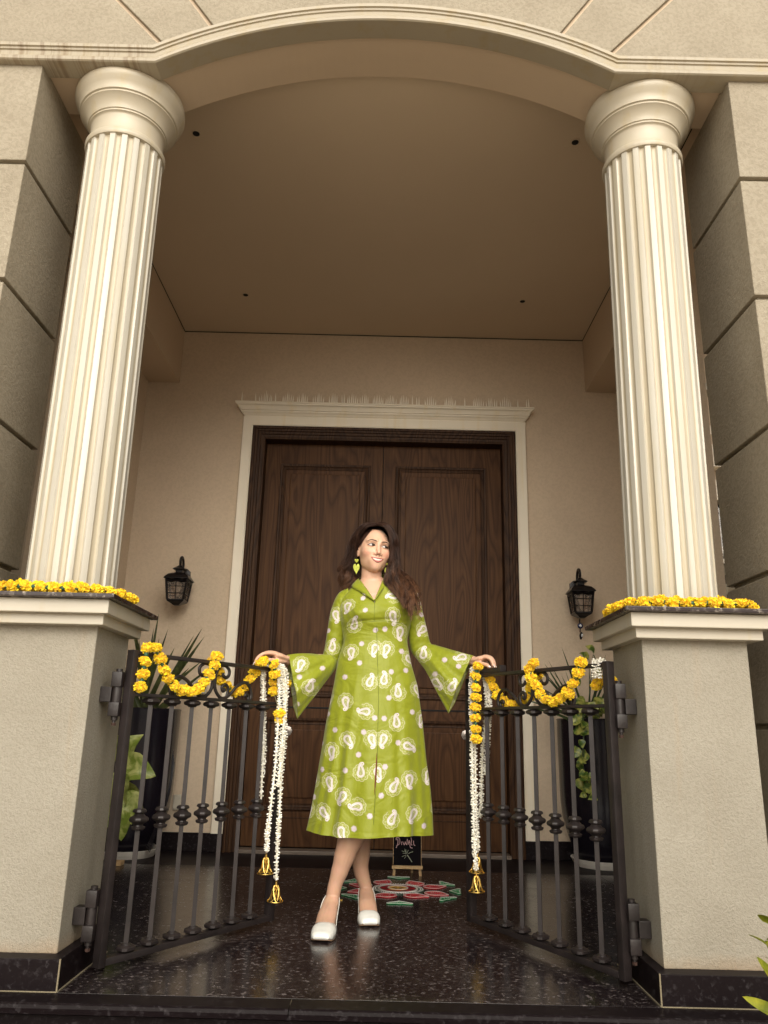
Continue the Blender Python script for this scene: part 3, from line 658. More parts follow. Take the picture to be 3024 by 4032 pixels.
def string(label, path, seed, bell=True, loop=False):
    path = [Vector(p) for p in path]; t = thing('flower_string', label, 'flower string', tuple(path[0]), 'white flower strings on the gates')
    jit = [path[0]] + [p + Vector((random.uniform(-.002,.002),)*2 + (0,)) for p in path[1:]]
    o = kid(t, 'florets', florets(jit, seed=seed), M_jas, fix=False); o['kind'] = 'stuff'
    kid(t, 'thread', MB().tube(jit, .0042, 6), M_jas)
    e = path[-1]
    if bell:
        b = bpy.data.objects.new('bell', BELL); COL.objects.link(b); b.parent = t; b.location = e - Vector(path[0]) + Vector((0, 0, -.018)); b.rotation_euler = (0, random.uniform(-.06, .06), random.uniform(0, 3))
    if loop:
        kid(t, 'ring', MB().tube([e + Vector((.007*math.cos(2*PI*i/14), 0, -.012+.012*math.sin(2*PI*i/14))) for i in range(15)], .0022, 5, cap=False), M_jas)
def sp_(sx, l): P = GM(sx)[0]; return [P(s, o, z) for s, o, z in l]
string('longest white flower string on the left gate, its bell nearest the floor', sp_(-1, [(.718,.0,1.0),(.727,.040,.992),(.745,.045,.938),(.765,.042,.827),(.775,.040,.70),(.774,.038,.556),(.772,.038,.40),(.778,.036,.31),(.784,.034,.172)]), 1)
string('white flower string left of the longest one on the left gate, with a higher bell', sp_(-1, [(.705,.0,1.0),(.712,.036,.985),(.735,.034,.90),(.742,.032,.77),(.738,.032,.61),(.725,.032,.42),(.718,.032,.34),(.717,.032,.279)]), 2)
string('white flower string hanging in front of the left gate, tangled with the longest one', sp_(-1, [(.722,.0,1.0),(.733,.055,.985),(.755,.052,.90),(.757,.050,.80),(.750,.050,.68),(.755,.046,.62),(.745,.046,.52)]), 3, bell=False)
string('creamy flower string behind the left gate ending in a small ring', sp_(-1, [(.690,.0,.995),(.700,-.03,.966),(.712,-.03,.87),(.722,-.03,.77),(.735,-.03,.68),(.738,-.03,.585)]), 4, bell=False, loop=True)
string('thin creamy flower string behind the last baluster of the left gate', sp_(-1, [(.680,.0,.995),(.690,-.02,.955),(.703,-.02,.82),(.715,-.02,.70),(.727,-.02,.471)]), 5, bell=False)
string('longest white flower string on the right gate, with the lower bell', sp_(1, [(.755,.0,1.01),(.768,.030,1.005),(.776,.034,.90),(.776,.034,.79),(.770,.034,.65),(.765,.034,.519),(.760,.034,.40),(.757,.034,.30),(.748,.034,.222)]), 6)
string('white flower string beside the longest one on the right gate, with its bell half hidden', sp_(1, [(.772,.0,1.0),(.780,.012,.98),(.782,.014,.85),(.779,.014,.70),(.776,.014,.50),(.772,.014,.36),(.772,.012,.286)]), 7)
string('creamy flower string behind the free end of the right gate', sp_(1, [(.750,-.01,.985),(.762,-.03,.95),(.755,-.03,.877),(.765,-.03,.78),(.783,-.03,.68),(.794,-.03,.56),(.799,-.03,.45),(.805,-.03,.41)]), 8, bell=False)
string('second creamy flower string close to the last baluster of the right gate', sp_(1, [(.730,-.01,.985),(.738,-.03,.95),(.733,-.03,.86),(.742,-.03,.77),(.755,-.03,.67),(.765,-.03,.58)]), 9, bell=False)

# ------------------------------------------------------------------ wall lanterns
def lantern(cx, cz, side, label):
    t = thing('wall_lantern', label, 'wall lantern', (cx, 2.655, cz), 'black lanterns on the porch wall')
    y = 2.50; Z = lambda v: cz+v
    bp = []; 
    m = MB().box(cx-.035, cx+.035, 2.640, 2.658, Z(-.10), Z(.10), .006); 
    m.lathe([(0,0),(.036,0),(.036,.012),(.02,.016),(0,.016)], (cx, 2.642, Z(.08)), 20, (0,-1,0), cap=False); m.lathe([(0,0),(.036,0),(.036,.012),(.02,.016),(0,.016)], (cx, 2.642, Z(-.08)), 20, (0,-1,0), cap=False)
    kid(t, 'back_plate', m, M_black, angle=35)
    arm = catmull([(cx, 2.64, Z(.02)), (cx, 2.60, Z(.03)), (cx, 2.575, Z(.07)), (cx, 2.572, Z(.13)), (cx, 2.55, Z(.165)), (cx, 2.515, Z(.170)), (cx, 2.492, Z(.145)), (cx, 2.50, Z(.112)), (cx, 2.512, Z(.116))], 6)
    kid(t, 'arm', MB().tube(arm, [.009]*(len(arm)-8)+[.009-.0008*i for i in range(8)], 10), M_black, smooth=True)
    def sq(prof, mb):   # four sided lathe
        vs = []; n = 4
        for r, z in prof: vs += [(cx+r*a, y+r*b_, Z(z)) for a, b_ in ((1,1),(-1,1),(-1,-1),(1,-1))]
        k = len(prof); fs = [(j*4+i, j*4+(i+1)%4, (j+1)*4+(i+1)%4, (j+1)*4+i) for j in range(k-1) for i in range(4)] + [(3,2,1,0), tuple((k-1)*4+i for i in range(4))]
        return mb.add(vs, fs)
    kid(t, 'roof', sq([(.078,.008),(.082,.010),(.082,.014),(.074,.026),(.060,.042),(.040,.052),(.024,.056),(.022,.060),(.022,.078),(.040,.080),(.040,.083),(.022,.096),(.006,.112),(.004,.125)], MB()), M_black)
    kid(t, 'base', sq([(.012,-.160),(.020,-.158),(.030,-.150),(.052,-.138),(.056,-.132),(.056,-.124)], MB()), M_black)
    m = MB()
    a0, a1 = .053, .068
    for sxx in (-1, 1):
        for syy in (-1, 1):
            m.tube([(cx+sxx*a0, y+syy*a0, Z(-.126)), (cx+sxx*a1, y+syy*a1, Z(.010))], .0075, 4)
    for k, (ax, ay) in enumerate(((0,-1),(1,0),(-1,0),(0,1))):
        px, py = (1, 0) if ax == 0 else (0, 1)
        def q(u, z): 
            r = a0+(a1-a0)*(z+.126)/.136; return (cx+ax*r+px*u*r, y+ay*r+py*u*r, Z(z))
        m.tube([q(0, -.126), q(0, .008)], .0028, 4)
        for zz in (-.085, -.040): m.tube([q(-1, zz), q(1, zz)], .0028, 4)
        m.tube([q(-1, .0), q(-.5, -.006), q(0, .002), q(.5, -.006), q(1, .0)], .009, 4)
    kid(t, 'frame', m, M_black)
    m = MB(); r0_, r1_ = .050, .064
    vs = [(cx+a*r, y+b_*r, Z(z)) for r, z in ((r0_, -.124), (r1_, .008)) for a, b_ in ((1,1),(-1,1),(-1,-1),(1,-1))]
    m.add(vs, [(0,1,5,4),(1,2,6,5),(2,3,7,6),(3,0,4,7)])
    kid(t, 'glass', m, M_lglass)
    kid(t, 'bulb', MB().lathe([(0,-.10),(.012,-.10),(.013,-.07),(.022,-.05),(.026,-.03),(.022,-.010),(.010,0),(0,.003)], (cx, y, Z(0)), 16, cap=False), M_frost, smooth=True)
    return t
M_frost = simple('frosted bulb', (.75,.66,.56), .4)
M_lglass, nt, b = newmat('lantern glass'); b.inputs['Base Color'].default_value = (.75,.62,.52,1); b.inputs['Transmission Weight'].default_value = .85; b.inputs['Roughness'].default_value = .25
lantern(-1.318, 1.672, 'left', 'black four sided lantern on the wall left of the door')
lantern(1.353, 1.652, 'right', 'black four sided lantern on the wall right of the door, a charm hanging below it')
t = thing('evil_eye_charm', 'blue and white evil eye charm hanging below the right lantern', 'charm', (1.338, 2.50, 1.49))
kid(t, 'cord', MB().tube([(1.342,2.50,1.495),(1.336,2.498,1.47),(1.341,2.5,1.45),(1.338,2.5,1.40)], .004, 6), simple('dark cord', (.03,.02,.02), .8))
kid(t, 'bead', MB().lathe([(0,.004),(.008,.004),(.017,.002),(.019,-.003),(.0,-.004)], (1.339, 2.49, 1.441), 20, (0,-1,0), cap=False), simple('navy bead', (.008,.012,.06), .15), smooth=True)
kid(t, 'bead_eye', MB().lathe([(0,.002),(.007,.001),(.008,0),(0,-.001)], (1.339, 2.4845, 1.441), 16, (0,-1,0), cap=False), simple('white glaze', (.7,.72,.75), .2))
kid(t, 'drop', MB().lathe([(0,-.045),(.006,-.040),(.012,-.022),(.011,-.006),(.004,.006),(0,.008)], (1.345, 2.495, 1.395), 14, (.15,0,1), cap=False), M_black, smooth=True)
kid(t, 'drop_face', MB().lathe([(0,-.022),(.004,-.018),(.006,-.010),(.004,-.002),(0,0)], (1.347, 2.485, 1.388), 12, (.15,0,1), cap=False), bpy.data.materials['white glaze'], smooth=True)
o = MB().box(-1.315, -1.105, 2.628, 2.6585, .955, 1.043, .004).build('socket_plate', M_trim); tag(o, 'wide white socket plate on the wall behind the left gate scrolls', 'socket plate')
o = MB().box(-1.257, -1.208, 2.640, 2.6585, .24, .33, .003).build('wall_socket', M_trim); tag(o, 'small white wall socket low behind the left gate', 'socket')

# ------------------------------------------------------------------ pots and plants
M_pot = simple('glossy black planter', (.010,.008,.013), .22, 0, .2, 6)
M_sauc = simple('white plastic saucer', (.70,.66,.60), .45)
M_soil = simple('potting soil', (.03,.022,.015), .95, 0, .3, 40, .6, 60)
def pot(cx, cy, side):
    t = thing('planter', 'tall glossy black planter on a white saucer by the %s wall' % side, 'planter', (cx, cy, 0), 'black planters on the porch')
    kid(t, 'body', MB().lathe([(0,.022),(.150,.022),(.160,.035),(.185,.10),(.215,.18),(.238,.27),(.247,.36),(.25,.50),(.253,.838),(.256,.845),(.250,.850),(.236,.848),(.234,.80),(0,.80)], (cx, cy, 0), 48, cap=False), M_pot, angle=40)
    kid(t, 'soil', MB().lathe([(0,.812),(.10,.815),(.235,.803)], (cx, cy, 0), 24, cap=False), M_soil, smooth=True)
    kid(t, 'saucer', MB().lathe([(0,.001),(.172,.001),(.180,.012),(.184,.022),(.189,.024),(.196,.042),(.200,.043),(.200,.047),(.190,.046),(.176,.020),(0,.018)], (cx, cy, 0), 48, cap=False), M_sauc, angle=35)
    return t
pot(-1.462, 2.41, 'left'); pot(1.41, 2.455, 'right')
def leaf_mat(name, c1, c2, rough=.42, stripes=0):
    m, nt, b = newmat(name); v = coords(nt); n = tex(nt, v, 14 if not stripes else stripes, 3, .6, .6)
    nt.links.new(ramp(nt, n.outputs[0], [(.40, c1), (.62, c2)]).outputs[0], b.inputs['Base Color']); b.inputs['Roughness'].default_value = rough
    tr = N(nt, 'ShaderNodeBsdfTranslucent'); nt.links.new(b.inputs['Base Color'].links[0].from_socket, tr.inputs[0]); ms = N(nt, 'ShaderNodeMixShader'); ms.inputs[0].default_value = .2
    out = nt.nodes['Material Output']; nt.links.new(b.outputs[0], ms.inputs[1]); nt.links.new(tr.outputs[0], ms.inputs[2]); nt.links.new(ms.outputs[0], out.inputs[0]); return m
M_sword = leaf_mat('sword leaf', (.035,.045,.014), (.085,.10,.03))
M_pothos = leaf_mat('variegated leaf', (.05,.11,.015), (.42,.42,.10), .35, 30)
M_lime = leaf_mat('pale lime leaf', (.20,.27,.04), (.50,.52,.18), .35, 24)
M_grass = leaf_mat('grass blade', (.03,.05,.015), (.06,.09,.03))
M_young = leaf_mat('young yellow green leaf', (.16,.19,.015), (.36,.36,.03), .35, 16)
def blade(base, tip, w, droop=.0, n=9, side=None):
    base = Vector(base); tip = Vector(tip); ax = (tip-base); L = ax.length
    sd_ = (side or ax.cross(Vector((0,-1,.2)))).normalized(); nn = sd_.cross(ax).normalized(); vs = []; fs = []
    for i in range(n):
        t = i/(n-1); c = base + ax*t + Vector((0,0,-droop*t*t)) + nn*0.0; ww = w*min(1, .45+2.2*t)*(1-t**2.2)**.8 if t < 1 else 0
        vs += [c - sd_*ww, c - nn*ww*.35, c + sd_*ww]
    for i in range(n-1):
        a = i*3; fs += [(a, a+1, a+4, a+3), (a+1, a+2, a+5, a+4)]
    return MB().add(vs, fs)
t = thing('sword_leaved_plant', 'spiky sword leaved plant standing up from the left black planter', 'potted plant', (-1.44, 2.40, .82))
r_ = random.Random(4); tips = []
for i in range(30):
    a = -1.25 + 2.5*(i+.5)/30 + r_.uniform(-.1,.1); L = r_.uniform(.42, .64)*(1-.12*abs(a))
    b0 = Vector((-1.41+r_.uniform(-.03,.03), 2.36+r_.uniform(-.05,.05), .80)); tp = b0 + Vector((math.sin(a)*L*.95, r_.uniform(-.22,.06), math.cos(a)*L+.06))
    kid(t, 'leaf', blade(b0, tp, r_.uniform(.011,.018), r_.uniform(0,.05)), M_sword, smooth=True, fix=False)
t = thing('grass_plant', 'arching grassy plant growing from the right black planter', 'potted plant', (1.33, 2.36, .82))
for i in range(34):
    a = r_.uniform(-1.35, .9); L = r_.uniform(.30, .52); b0 = Vector((1.31+r_.uniform(-.03,.03), 2.36, .80)); tp = b0 + Vector((math.sin(a)*L, r_.uniform(-.15,.08), math.cos(a)*L*.9+.10))
    kid(t, 'leaf', blade(b0, tp, r_.uniform(.004,.009), abs(math.sin(a))*.10), M_grass, smooth=True, fix=False)
def heart(center, dirv, nrm, size, mat, parent, name='leaf', cup=.15, seed=0):
    q = random.Random(seed); d = Vector(dirv).normalized(); nn = Vector(nrm); nn = (nn - d*nn.dot(d)).normalized(); s = d.cross(nn); vs = []; fs = []
    prof = [(0,.0),(.06,.26),(.2,.43),(.38,.46),(.58,.38),(.76,.25),(.9,.11),(1,0)]
    c = Vector(center)
    for t_, w in prof:
        bend = -cup*t_*t_ + .05*math.sin(t_*9+seed)
        for k in (-1, -.5, 0, .5, 1):
            u = w*k; back = -.10*abs(k)*(1-t_) if t_ < .3 else 0
            vs.append(c + (d*(t_+back) + s*u + nn*(bend + abs(u)*.45*(1+q.uniform(-.4,.4)) + .05*math.sin(t_*11+k*3+seed)*abs(k)))*size)
    for i in range(len(prof)-1):
        for k in range(4): a = i*5+k; fs.append((a, a+1, a+6, a+5))
    kid(parent, name, MB().add(vs, fs), mat, smooth=True, fix=False)
t = thing('trailing_vine', 'variegated vine trailing down beside the hinge post of the right gate', 'climbing plant', (1.22, 1.9, 1.05))
stem = catmull([(1.34,2.34,.86),(1.30,2.18,.93),(1.22,2.05,.90),(1.19,1.95,.75),(1.17,1.92,.60),(1.185,1.9,.50),(1.19,1.9,.43)], 6)
kid(t, 'stem', MB().tube(stem, .004, 6), M_grass, smooth=True)
for i in range(34):
    p = stem[min(len(stem)-1, int(i*len(stem)/34))]; s = r_.uniform(.05,.085)*(1-.25*i/34)
    heart(p+Vector((r_.uniform(-.05,.05), r_.uniform(-.06,.02), r_.uniform(-.03,.03))), (r_.uniform(-1,1), r_.uniform(-.6,.1), r_.uniform(-1,.1)), (r_.uniform(-.4,.4), -1, r_.uniform(.0,.8)), s, M_pothos, t, seed=i)
for i, (x, z) in enumerate(((1.27,1.22),(1.235,1.18),(1.30,1.10),(1.18,1.03))):
    heart((x, 1.95, z), (-.5, -.2, .3), (0,-.8,.6), .06, M_pothos, t, seed=100+i)
kid(t, 'stem', MB().tube(catmull([(1.34,2.34,.88),(1.33,2.1,1.05),(1.30,1.98,1.12),(1.27,1.95,1.20)], 5), .003, 5), M_grass, smooth=True)
t = thing('large_leaved_plant', 'low plant with big pale lime leaves standing behind the left gate post', 'potted plant', (-1.12, 1.33, 0))
kid(t, 'pot', MB().lathe([(0,.001),(.085,.001),(.105,.18),(.11,.185),(.10,.186),(.09,.17),(0,.17)], (-1.34, 1.33, 0), 28, cap=False), M_pot, angle=40)
for i, (x, y, z, dx, dz, s) in enumerate(((-1.12,1.30,.58,.5,.75,.17),(-1.08,1.25,.56,.9,-.15,.17),(-1.10,1.22,.52,.2,-1,.19),(-1.15,1.25,.47,.5,-1,.20),(-1.10,1.30,.44,.85,-.5,.16),(-1.05,1.22,.44,.4,-.9,.15),(-1.2,1.2,.50,-.5,-.6,.18),(-1.18,1.3,.62,-.2,.9,.16),(-1.06,1.2,.36,.2,-1,.13))):
    x -= .075
    heart((x, y, z), (dx, -.25, dz), (r_.uniform(-.3,.3), -1, .35), s*.9, M_lime, t, cup=.25, seed=40+i)
    kid(t, 'stem', MB().tube(catmull([(-1.34,1.33,.17), ((-1.34+x)/2, 1.31, .33), (x, y, z)], 5), .0045, 6), M_grass, smooth=True)
o = MB().box(-1.44, -1.365, 2.05, 2.12, .001, .022, .002).build('wood_block', M_pine); tag(o, 'small pale wooden block on the floor in front of the left planter', 'wood block')
t = thing('plastic_strips', 'torn black plastic strips hanging down the side of the left planter', 'plastic strips', (-1.21, 2.35, .6))
for i in range(5):
    l = catmull([(-1.205+.004*i, 2.32, .62-.02*i), (-1.20+.003*i, 2.30, .45), (-1.212+.004*i, 2.28, .33), (-1.25+.004*i, 2.26, .18), (-1.29+.006*i, 2.245, .07-.006*i)], 5)
    kid(t, 'strip', MB().tube(l, .004, 5, flat=(1.8, .5)), M_pot, smooth=True)
# white flower tuft by the right hinge post
t = thing('flower_tuft', 'tuft of white jasmine tied on the right gate beside its hinge post', 'flower tuft', (.79, .2, .97))
P1 = GM(1)[0]
for k in range(3):
    m = florets([P1(.035+.014*k, -.012, .995), P1(.033+.015*k, .002, 1.0), P1(.030+.015*k, .012, .975), P1(.03+.015*k, .012, .925+.006*(k%2))], .0065, .007, 60+k)
    o = kid(t, 'florets', m, M_jas, fix=False); o['kind'] = 'stuff'
t = thing('flower_tuft', 'tiny white jasmine sprig at the outer end of the left pedestal cap garland', 'flower tuft', (-1.24, -.06, 1.18))
o = kid(t, 'florets', florets([(-1.26,-.065,1.175),(-1.235,-.07,1.187),(-1.21,-.07,1.18)], .012, .007, 70), M_jas, fix=False); o['kind'] = 'stuff'
# corner shrub in front of the right pedestal
t = thing('corner_shrub', 'young yellow green leafy shrub at the bottom right corner in front of the steps', 'shrub', (1.13, -.42, -.72))
for i, (x0, y0, x1, y1, z1) in enumerate(((1.10,-.42,1.045,-.36,.25),(1.12,-.42,1.07,-.33,.30),(1.12,-.45,1.00,-.45,.10),(1.14,-.42,1.10,-.36,.20))):
    st = catmull([(1.15, -.42, -.72), (x0, y0, -.2), ((x0+x1)/2, (y0+y1)/2, z1*.4), (x1, y1, z1)], 7); kid(t, 'stem', MB().tube(st, .004, 6), M_young, smooth=True)
    for k in range(11):
        p = st[int(len(st)*(.42+.055*k)) if int(len(st)*(.42+.055*k)) < len(st) else -1]; a = k*2.4+i
        bl = blade(p, p + Vector((math.cos(a)*.055, math.sin(a)*.03-.012, .038)), .0135, .012, side=Vector((-math.sin(a), math.cos(a)*.5, .25))); kid(t, 'leaf', bl, M_young, smooth=True, fix=False)
for x0, x1, z0, z1 in ((1.06,.965,.085,.125),(1.06,1.01,.16,.215),(1.07,1.02,.09,.04)):
    kid(t, 'leaf', blade((x0,-.36,z0), (x1,-.37,z1), .016, 0, side=Vector((.2,.3,1))), M_young, smooth=True, fix=False)

# ------------------------------------------------------------------ rangoli
RC = Vector((.149, 1.588, 0)); 
M_red = simple('red glitter acrylic', (.55,.006,.018), .5, 0, .35, 120, spec=.2); M_green = simple('green glitter acrylic', (.006,.26,.075), .5, 0, .35, 120, spec=.2)
M_wht = simple('white glitter edge', (.78,.74,.72), .4); M_yel = simple('yellow acrylic', (.75,.46,.05), .35, 0, .2, 60); M_dgr = simple('dark green acrylic', (.02,.07,.04), .3, 0, .4, 120); M_mar = simple('maroon acrylic', (.16,.006,.015), .5, 0, .4, 90)
def beads(poly, mb, r, step, z):
    L = len(poly); acc = 0
    for i in range(L):
        a = Vector((*poly[i], z)); b_ = Vector((*poly[(i+1)%L], z)); seg = (b_-a).length; pos = -acc
        while pos + step <= seg:
            pos += step; c = a + (b_-a)*(pos/seg)
            mb.lathe([(0,-r*.2),(r,0),(r*.7,r*.6),(0,r*.8)], c, 5, cap=False)
        acc = seg - pos
def circ(c, r, n=48): return [(c[0]+r*math.cos(2*PI*i/n), c[1]+r*math.sin(2*PI*i/n)) for i in range(n)]
def ringmesh(c, r0_, r1_, z0, z1, n=72): return MB().lathe([(r0_, z0), (r1_, z0), (r1_, z1), (r0_, z1), (r0_, z0)], (c[0], c[1], 0), n, cap=False)
t = thing('rangoli_centre', 'round centre piece of the floor rangoli with yellow, maroon and dotted green rings', 'floor decoration', tuple(RC))
kid(t, 'green_disc', MB().lathe([(0,.001),(.127,.001),(.127,.004),(0,.004)], tuple(RC), 72, cap=False), M_dgr)
for rr_, nb in ((.122, 0), (.112, 0)):
    m = MB(); beads(circ(RC, rr_), m, .0028, .0125, .0045); kid(t, 'beading', m, M_wht)
kid(t, 'white_ring', ringmesh(RC, .089, .099, .004, .0075), M_wht)
kid(t, 'maroon_disc', MB().lathe([(0,.0041),(.089,.0041),(.089,.0062),(0,.0062)], tuple(RC), 60, cap=False), M_mar)
m = MB()
for k in range(8): beads([(RC.x+(.070+.010*math.cos(2*PI*j/8))*math.cos(PI*k/4)-.010*math.sin(2*PI*j/8)*math.sin(PI*k/4), RC.y+(.070+.010*math.cos(2*PI*j/8))*math.sin(PI*k/4)+.010*math.sin(2*PI*j/8)*math.cos(PI*k/4)) for j in range(8)], m, .0018, .005, .0063)
kid(t, 'beading', m, M_red)
kid(t, 'yellow_disc', MB().lathe([(0,.0063),(.050,.0063),(.050,.0085),(0,.0085)], tuple(RC), 48, cap=False), M_yel)
kid(t, 'yellow_ring', ringmesh(RC, .044, .051, .0086, .0105), M_wht)
m = MB()
for k in range(6):
    a = k*PI/3; m.lathe([(0,.0086),(.008,.0088),(0,.0095)], (RC.x+.022*math.cos(a), RC.y+.022*math.sin(a), 0), 8, cap=False)
kid(t, 'motif', m, M_mar)
def plate(nm, label, group, c, ang, shape, size, mat):
    Rm = Matrix.Rotation(ang, 2); poly = [tuple(Vector(c[:2]) + Rm @ (Vector(q)*size)) for q in shape]
    t = thing(nm, label, 'floor decoration', (c[0], c[1], 0), group)
    kid(t, 'plate', MB().zprism(poly, .001, .004), mat)
    cx_ = sum(p[0] for p in poly)/len(poly); cy_ = sum(p[1] for p in poly)/len(poly)
    inn = [(cx_+(p[0]-cx_)*.955, cy_+(p[1]-cy_)*.955) for p in poly]; inn2 = [(cx_+(p[0]-cx_)*.45, cy_+(p[1]-cy_)*.45) for p in poly]
    L = len(poly); rim = MB().add([(*p, .0042) for p in poly]+[(*p, .0042) for p in inn]+[(*p, .0058) for p in poly]+[(*p, .0058) for p in inn], [(i+2*L, (i+1)%L+2*L, (i+1)%L+3*L, i+3*L) for i in range(L)]+[(i, (i+1)%L, (i+1)%L+2*L, i+2*L) for i in range(L)]+[(i+L, (i+1)%L+L, (i+1)%L+3*L, i+3*L) for i in range(L)])
    kid(t, 'rim', rim, M_wht)
    m = MB(); beads([(cx_+(p[0]-cx_)*.84, cy_+(p[1]-cy_)*.84) for p in poly], m, .0013, .0085, .0042); beads(inn2, m, .0016, .010, .0042); kid(t, 'beading', m, M_wht)
drop = [(.5*math.cos(a)*(1 if math.cos(a) < 0 else 1.0), .42*math.sin(a)*(1-.45*max(0, math.cos(a)))**1.2) for a in [2*PI*i/26 for i in range(26)]]
drop = [(x+.12*(x > .35)*(x-.35)*3, y) for x, y in drop]
tri = [(-.30, 0), (.05,.50), (.14,.52), (.20,.44), (.14,.12), (.20,0), (.14,-.12), (.20,-.44), (.14,-.52), (.05,-.50)]
pos8 = ['right', 'back right', 'back left', 'left', 'left front', 'front left', 'front right', 'right front']
for k, (a, rr_) in enumerate(((22,.200),(60,.175),(113,.180),(157,.200),(203,.200),(248,.175),(297,.175),(-28,.205))):
    A = math.radians(a); c = RC + Vector((math.cos(A)*rr_, math.sin(A)*rr_, 0))
    plate('rangoli_petal', 'red teardrop rangoli piece, %s of the round centre, white edged' % pos8[k], 'red rangoli petals', c, A + (PI/2*.55 if k in (1, 6) else -PI/2*.55 if k in (2, 5) else 0), drop, .118, M_red)
posg = ['far right', 'right rear', 'rear', 'left rear', 'far left', 'left front', 'front', 'right front']
for k, (a, rr_) in enumerate(((-5,.285),(34,.295),(88,.305),(143,.295),(182,.285),(222,.295),(270,.325),(-43,.300))):
    A = math.radians(a); c = RC + Vector((math.cos(A)*rr_, math.sin(A)*rr_, 0))
    plate('rangoli_leaf', 'green pointed rangoli piece at the %s of the pattern' % posg[k], 'green rangoli pieces', c, A, tri, .115, M_green)
o = MB().zprism([(-.155,1.30),(-.11,1.296),(-.11,1.306)], .001, .004).build('rangoli_chip', M_yel); tag(o, 'small yellow rangoli chip by the shoe strap of the rear foot', 'floor decoration')

# ------------------------------------------------------------------ chalkboard on easel
E0 = Vector((.207, 1.99, 0)); tl = math.radians(14)
def EB(x, z, o=0): return Vector((E0.x + x, E0.y - .02 + z*math.sin(tl) - o*math.cos(tl), z*math.cos(tl) + .0 - o*math.sin(tl)*0))
easel = thing('table_easel', 'small pale wooden easel on the floor carrying the chalkboard', 'easel', tuple(E0))
def ebox(mb, x0, x1, z0, z1, o0, o1, M_=None):
    b_ = MB().box(x0, x1, o0, o1, z0, z1, .0008); mb.add([EB(v[0], v[2], v[1]) for v in b_.v], b_.f)
m = MB(); ebox(m, -.083, .083, .036, .052, .0, .020); kid(easel, 'ledge', m, M_pine)
for sg in (-1, 1):
    m = MB(); b_ = MB().box(-.007, .007, -.007, .001, 0, .25, .001)
    m.add([EB(sg*(.072-.022*(v[2]/.25)) + v[0], v[2], v[1]) for v in b_.v], b_.f); kid(easel, 'leg', m, M_pine)
kid(easel, 'leg', MB().tube([(E0.x+.03, E0.y+.075, .0), (E0.x+.02, E0.y+.04, .24)], .006, 4), M_pine)
brd = thing('chalkboard', 'small black chalkboard standing on the easel, Diwali chalked over a sparkler drawing', 'chalkboard', tuple(E0 + Vector((0,0,.05))))
m = MB(); ebox(m, -.075, .075, .053, .245, .004, .010); kid(brd, 'panel', m, simple('slate black', (.004,.003,.005), .9, spec=.15))
m = MB(); ebox(m, .0752, .0775, .053, .245, .003, .011); ebox(m, -.0775, -.0752, .053, .245, .003, .011); kid(brd, 'edge', m, M_pine)
M_chalk = simple('pink chalk', (.62,.40,.42), .9, 0, .15, 200); M_chalk2 = simple('pale green chalk', (.42,.46,.34), .9)
# strokes traced in board coordinates: image px (7.54 per source px) -> metres
def bp_(px, py): return ((px-800)/850*.150, .053 + (1240-py)/ (850)*.150)
def stroke(pts, w, mat, nm='chalk_stroke'):
    q = catmull([Vector((*bp_(*p), 0)) for p in pts], 5)
    kid(brd, nm, MB().tube([EB(v.x + (v.y-.1)*-.10, v.y, .0104) for v in q], w, 5, flat=(1, 1)), mat)
W_ = .0019
for pts in ([(545,490),(550,560),(535,640),(500,700),(480,755)], [(500,530),(505,470),(560,450),(600,480),(608,560),(580,640),(510,680)],
            [(655,570),(655,665)], [(695,565),(715,620),(738,660),(762,610),(775,575),(790,620),(815,655),(835,570),(848,490)],
            [(860,650),(875,590),(900,530),(915,600),(912,690),(930,735),(985,745)], [(865,600),(915,590)], [(965,445),(972,520),(955,600),(955,655),(985,655)], [(1035,535),(1030,610),(1045,665),(1075,665)]):
    stroke(pts, W_, M_chalk)
for pts, w in (([(800,940),(860,1030),(930,1140)], .0022), ([(770,920),(720,900),(665,900)], .001), ([(720,860),(640,830)], .001), ([(775,910),(750,850),(720,820)], .001), ([(760,845),(738,770)], .001), ([(775,900),(775,790)], .001), ([(800,910),(815,860),(850,805)], .001), ([(840,910),(900,875),(990,850)], .0012), ([(760,955),(700,970),(635,1000)], .001), ([(765,975),(735,1010),(700,1050)], .001)):
    stroke(pts, w, M_chalk2)

# ================================================================== the woman
person = thing('person', 'smiling woman with long wavy dark hair in a lime paisley dress between the gates', 'person', (0.0, 0.85, 0))
# ---- body mesh -----------------------------------------------------
def skin_mat():
    m, nt, b = newmat('skin'); at = N(nt, 'ShaderNodeVertexColor'); at.layer_name = 'tint'
    n = tex(nt, coords(nt), 40, 3); c = mixc(nt, .12, at.outputs[0], n.outputs[1], 'SOFT_LIGHT')
    nt.links.new(c, b.inputs['Base Color']); b.inputs['Roughness'].default_value = .42
    b.inputs['Subsurface Weight'].default_value = .12; b.inputs['Subsurface Radius'].default_value = (.012,.005,.003); b.inputs['Subsurface Scale'].default_value = .5
    bump(nt, b, tex(nt, coords(nt), 260, 2).outputs[0], .06, .0008); return m
M_skin = skin_mat()
bm_ = MB()
def limb(pts, rad, n=16, flat=None, sub=5):
    pts = [Vector(p) for p in pts]; pp = catmull(pts, sub); rr = []
    for i in range(len(pts)-1):
        for k in range(sub): t = k/sub; t = t*t*(3-2*t); rr.append(rad[i]*(1-t)+rad[i+1]*t)
    rr.append(rad[-1]); bm_.tube(pp, rr, n, flat=flat)
    for e, q in ((0, pp[0]), (-1, pp[-1])):
        r = rr[e]; fl = flat or (1, 1); rm = r*min(fl)
        bm_.lathe([(0,-rm)]+[(rm*math.cos(a), rm*math.sin(a)) for a in [PI/2*(k/4) for k in range(-3, 4)]]+[(0, rm)], q, 12, cap=False)
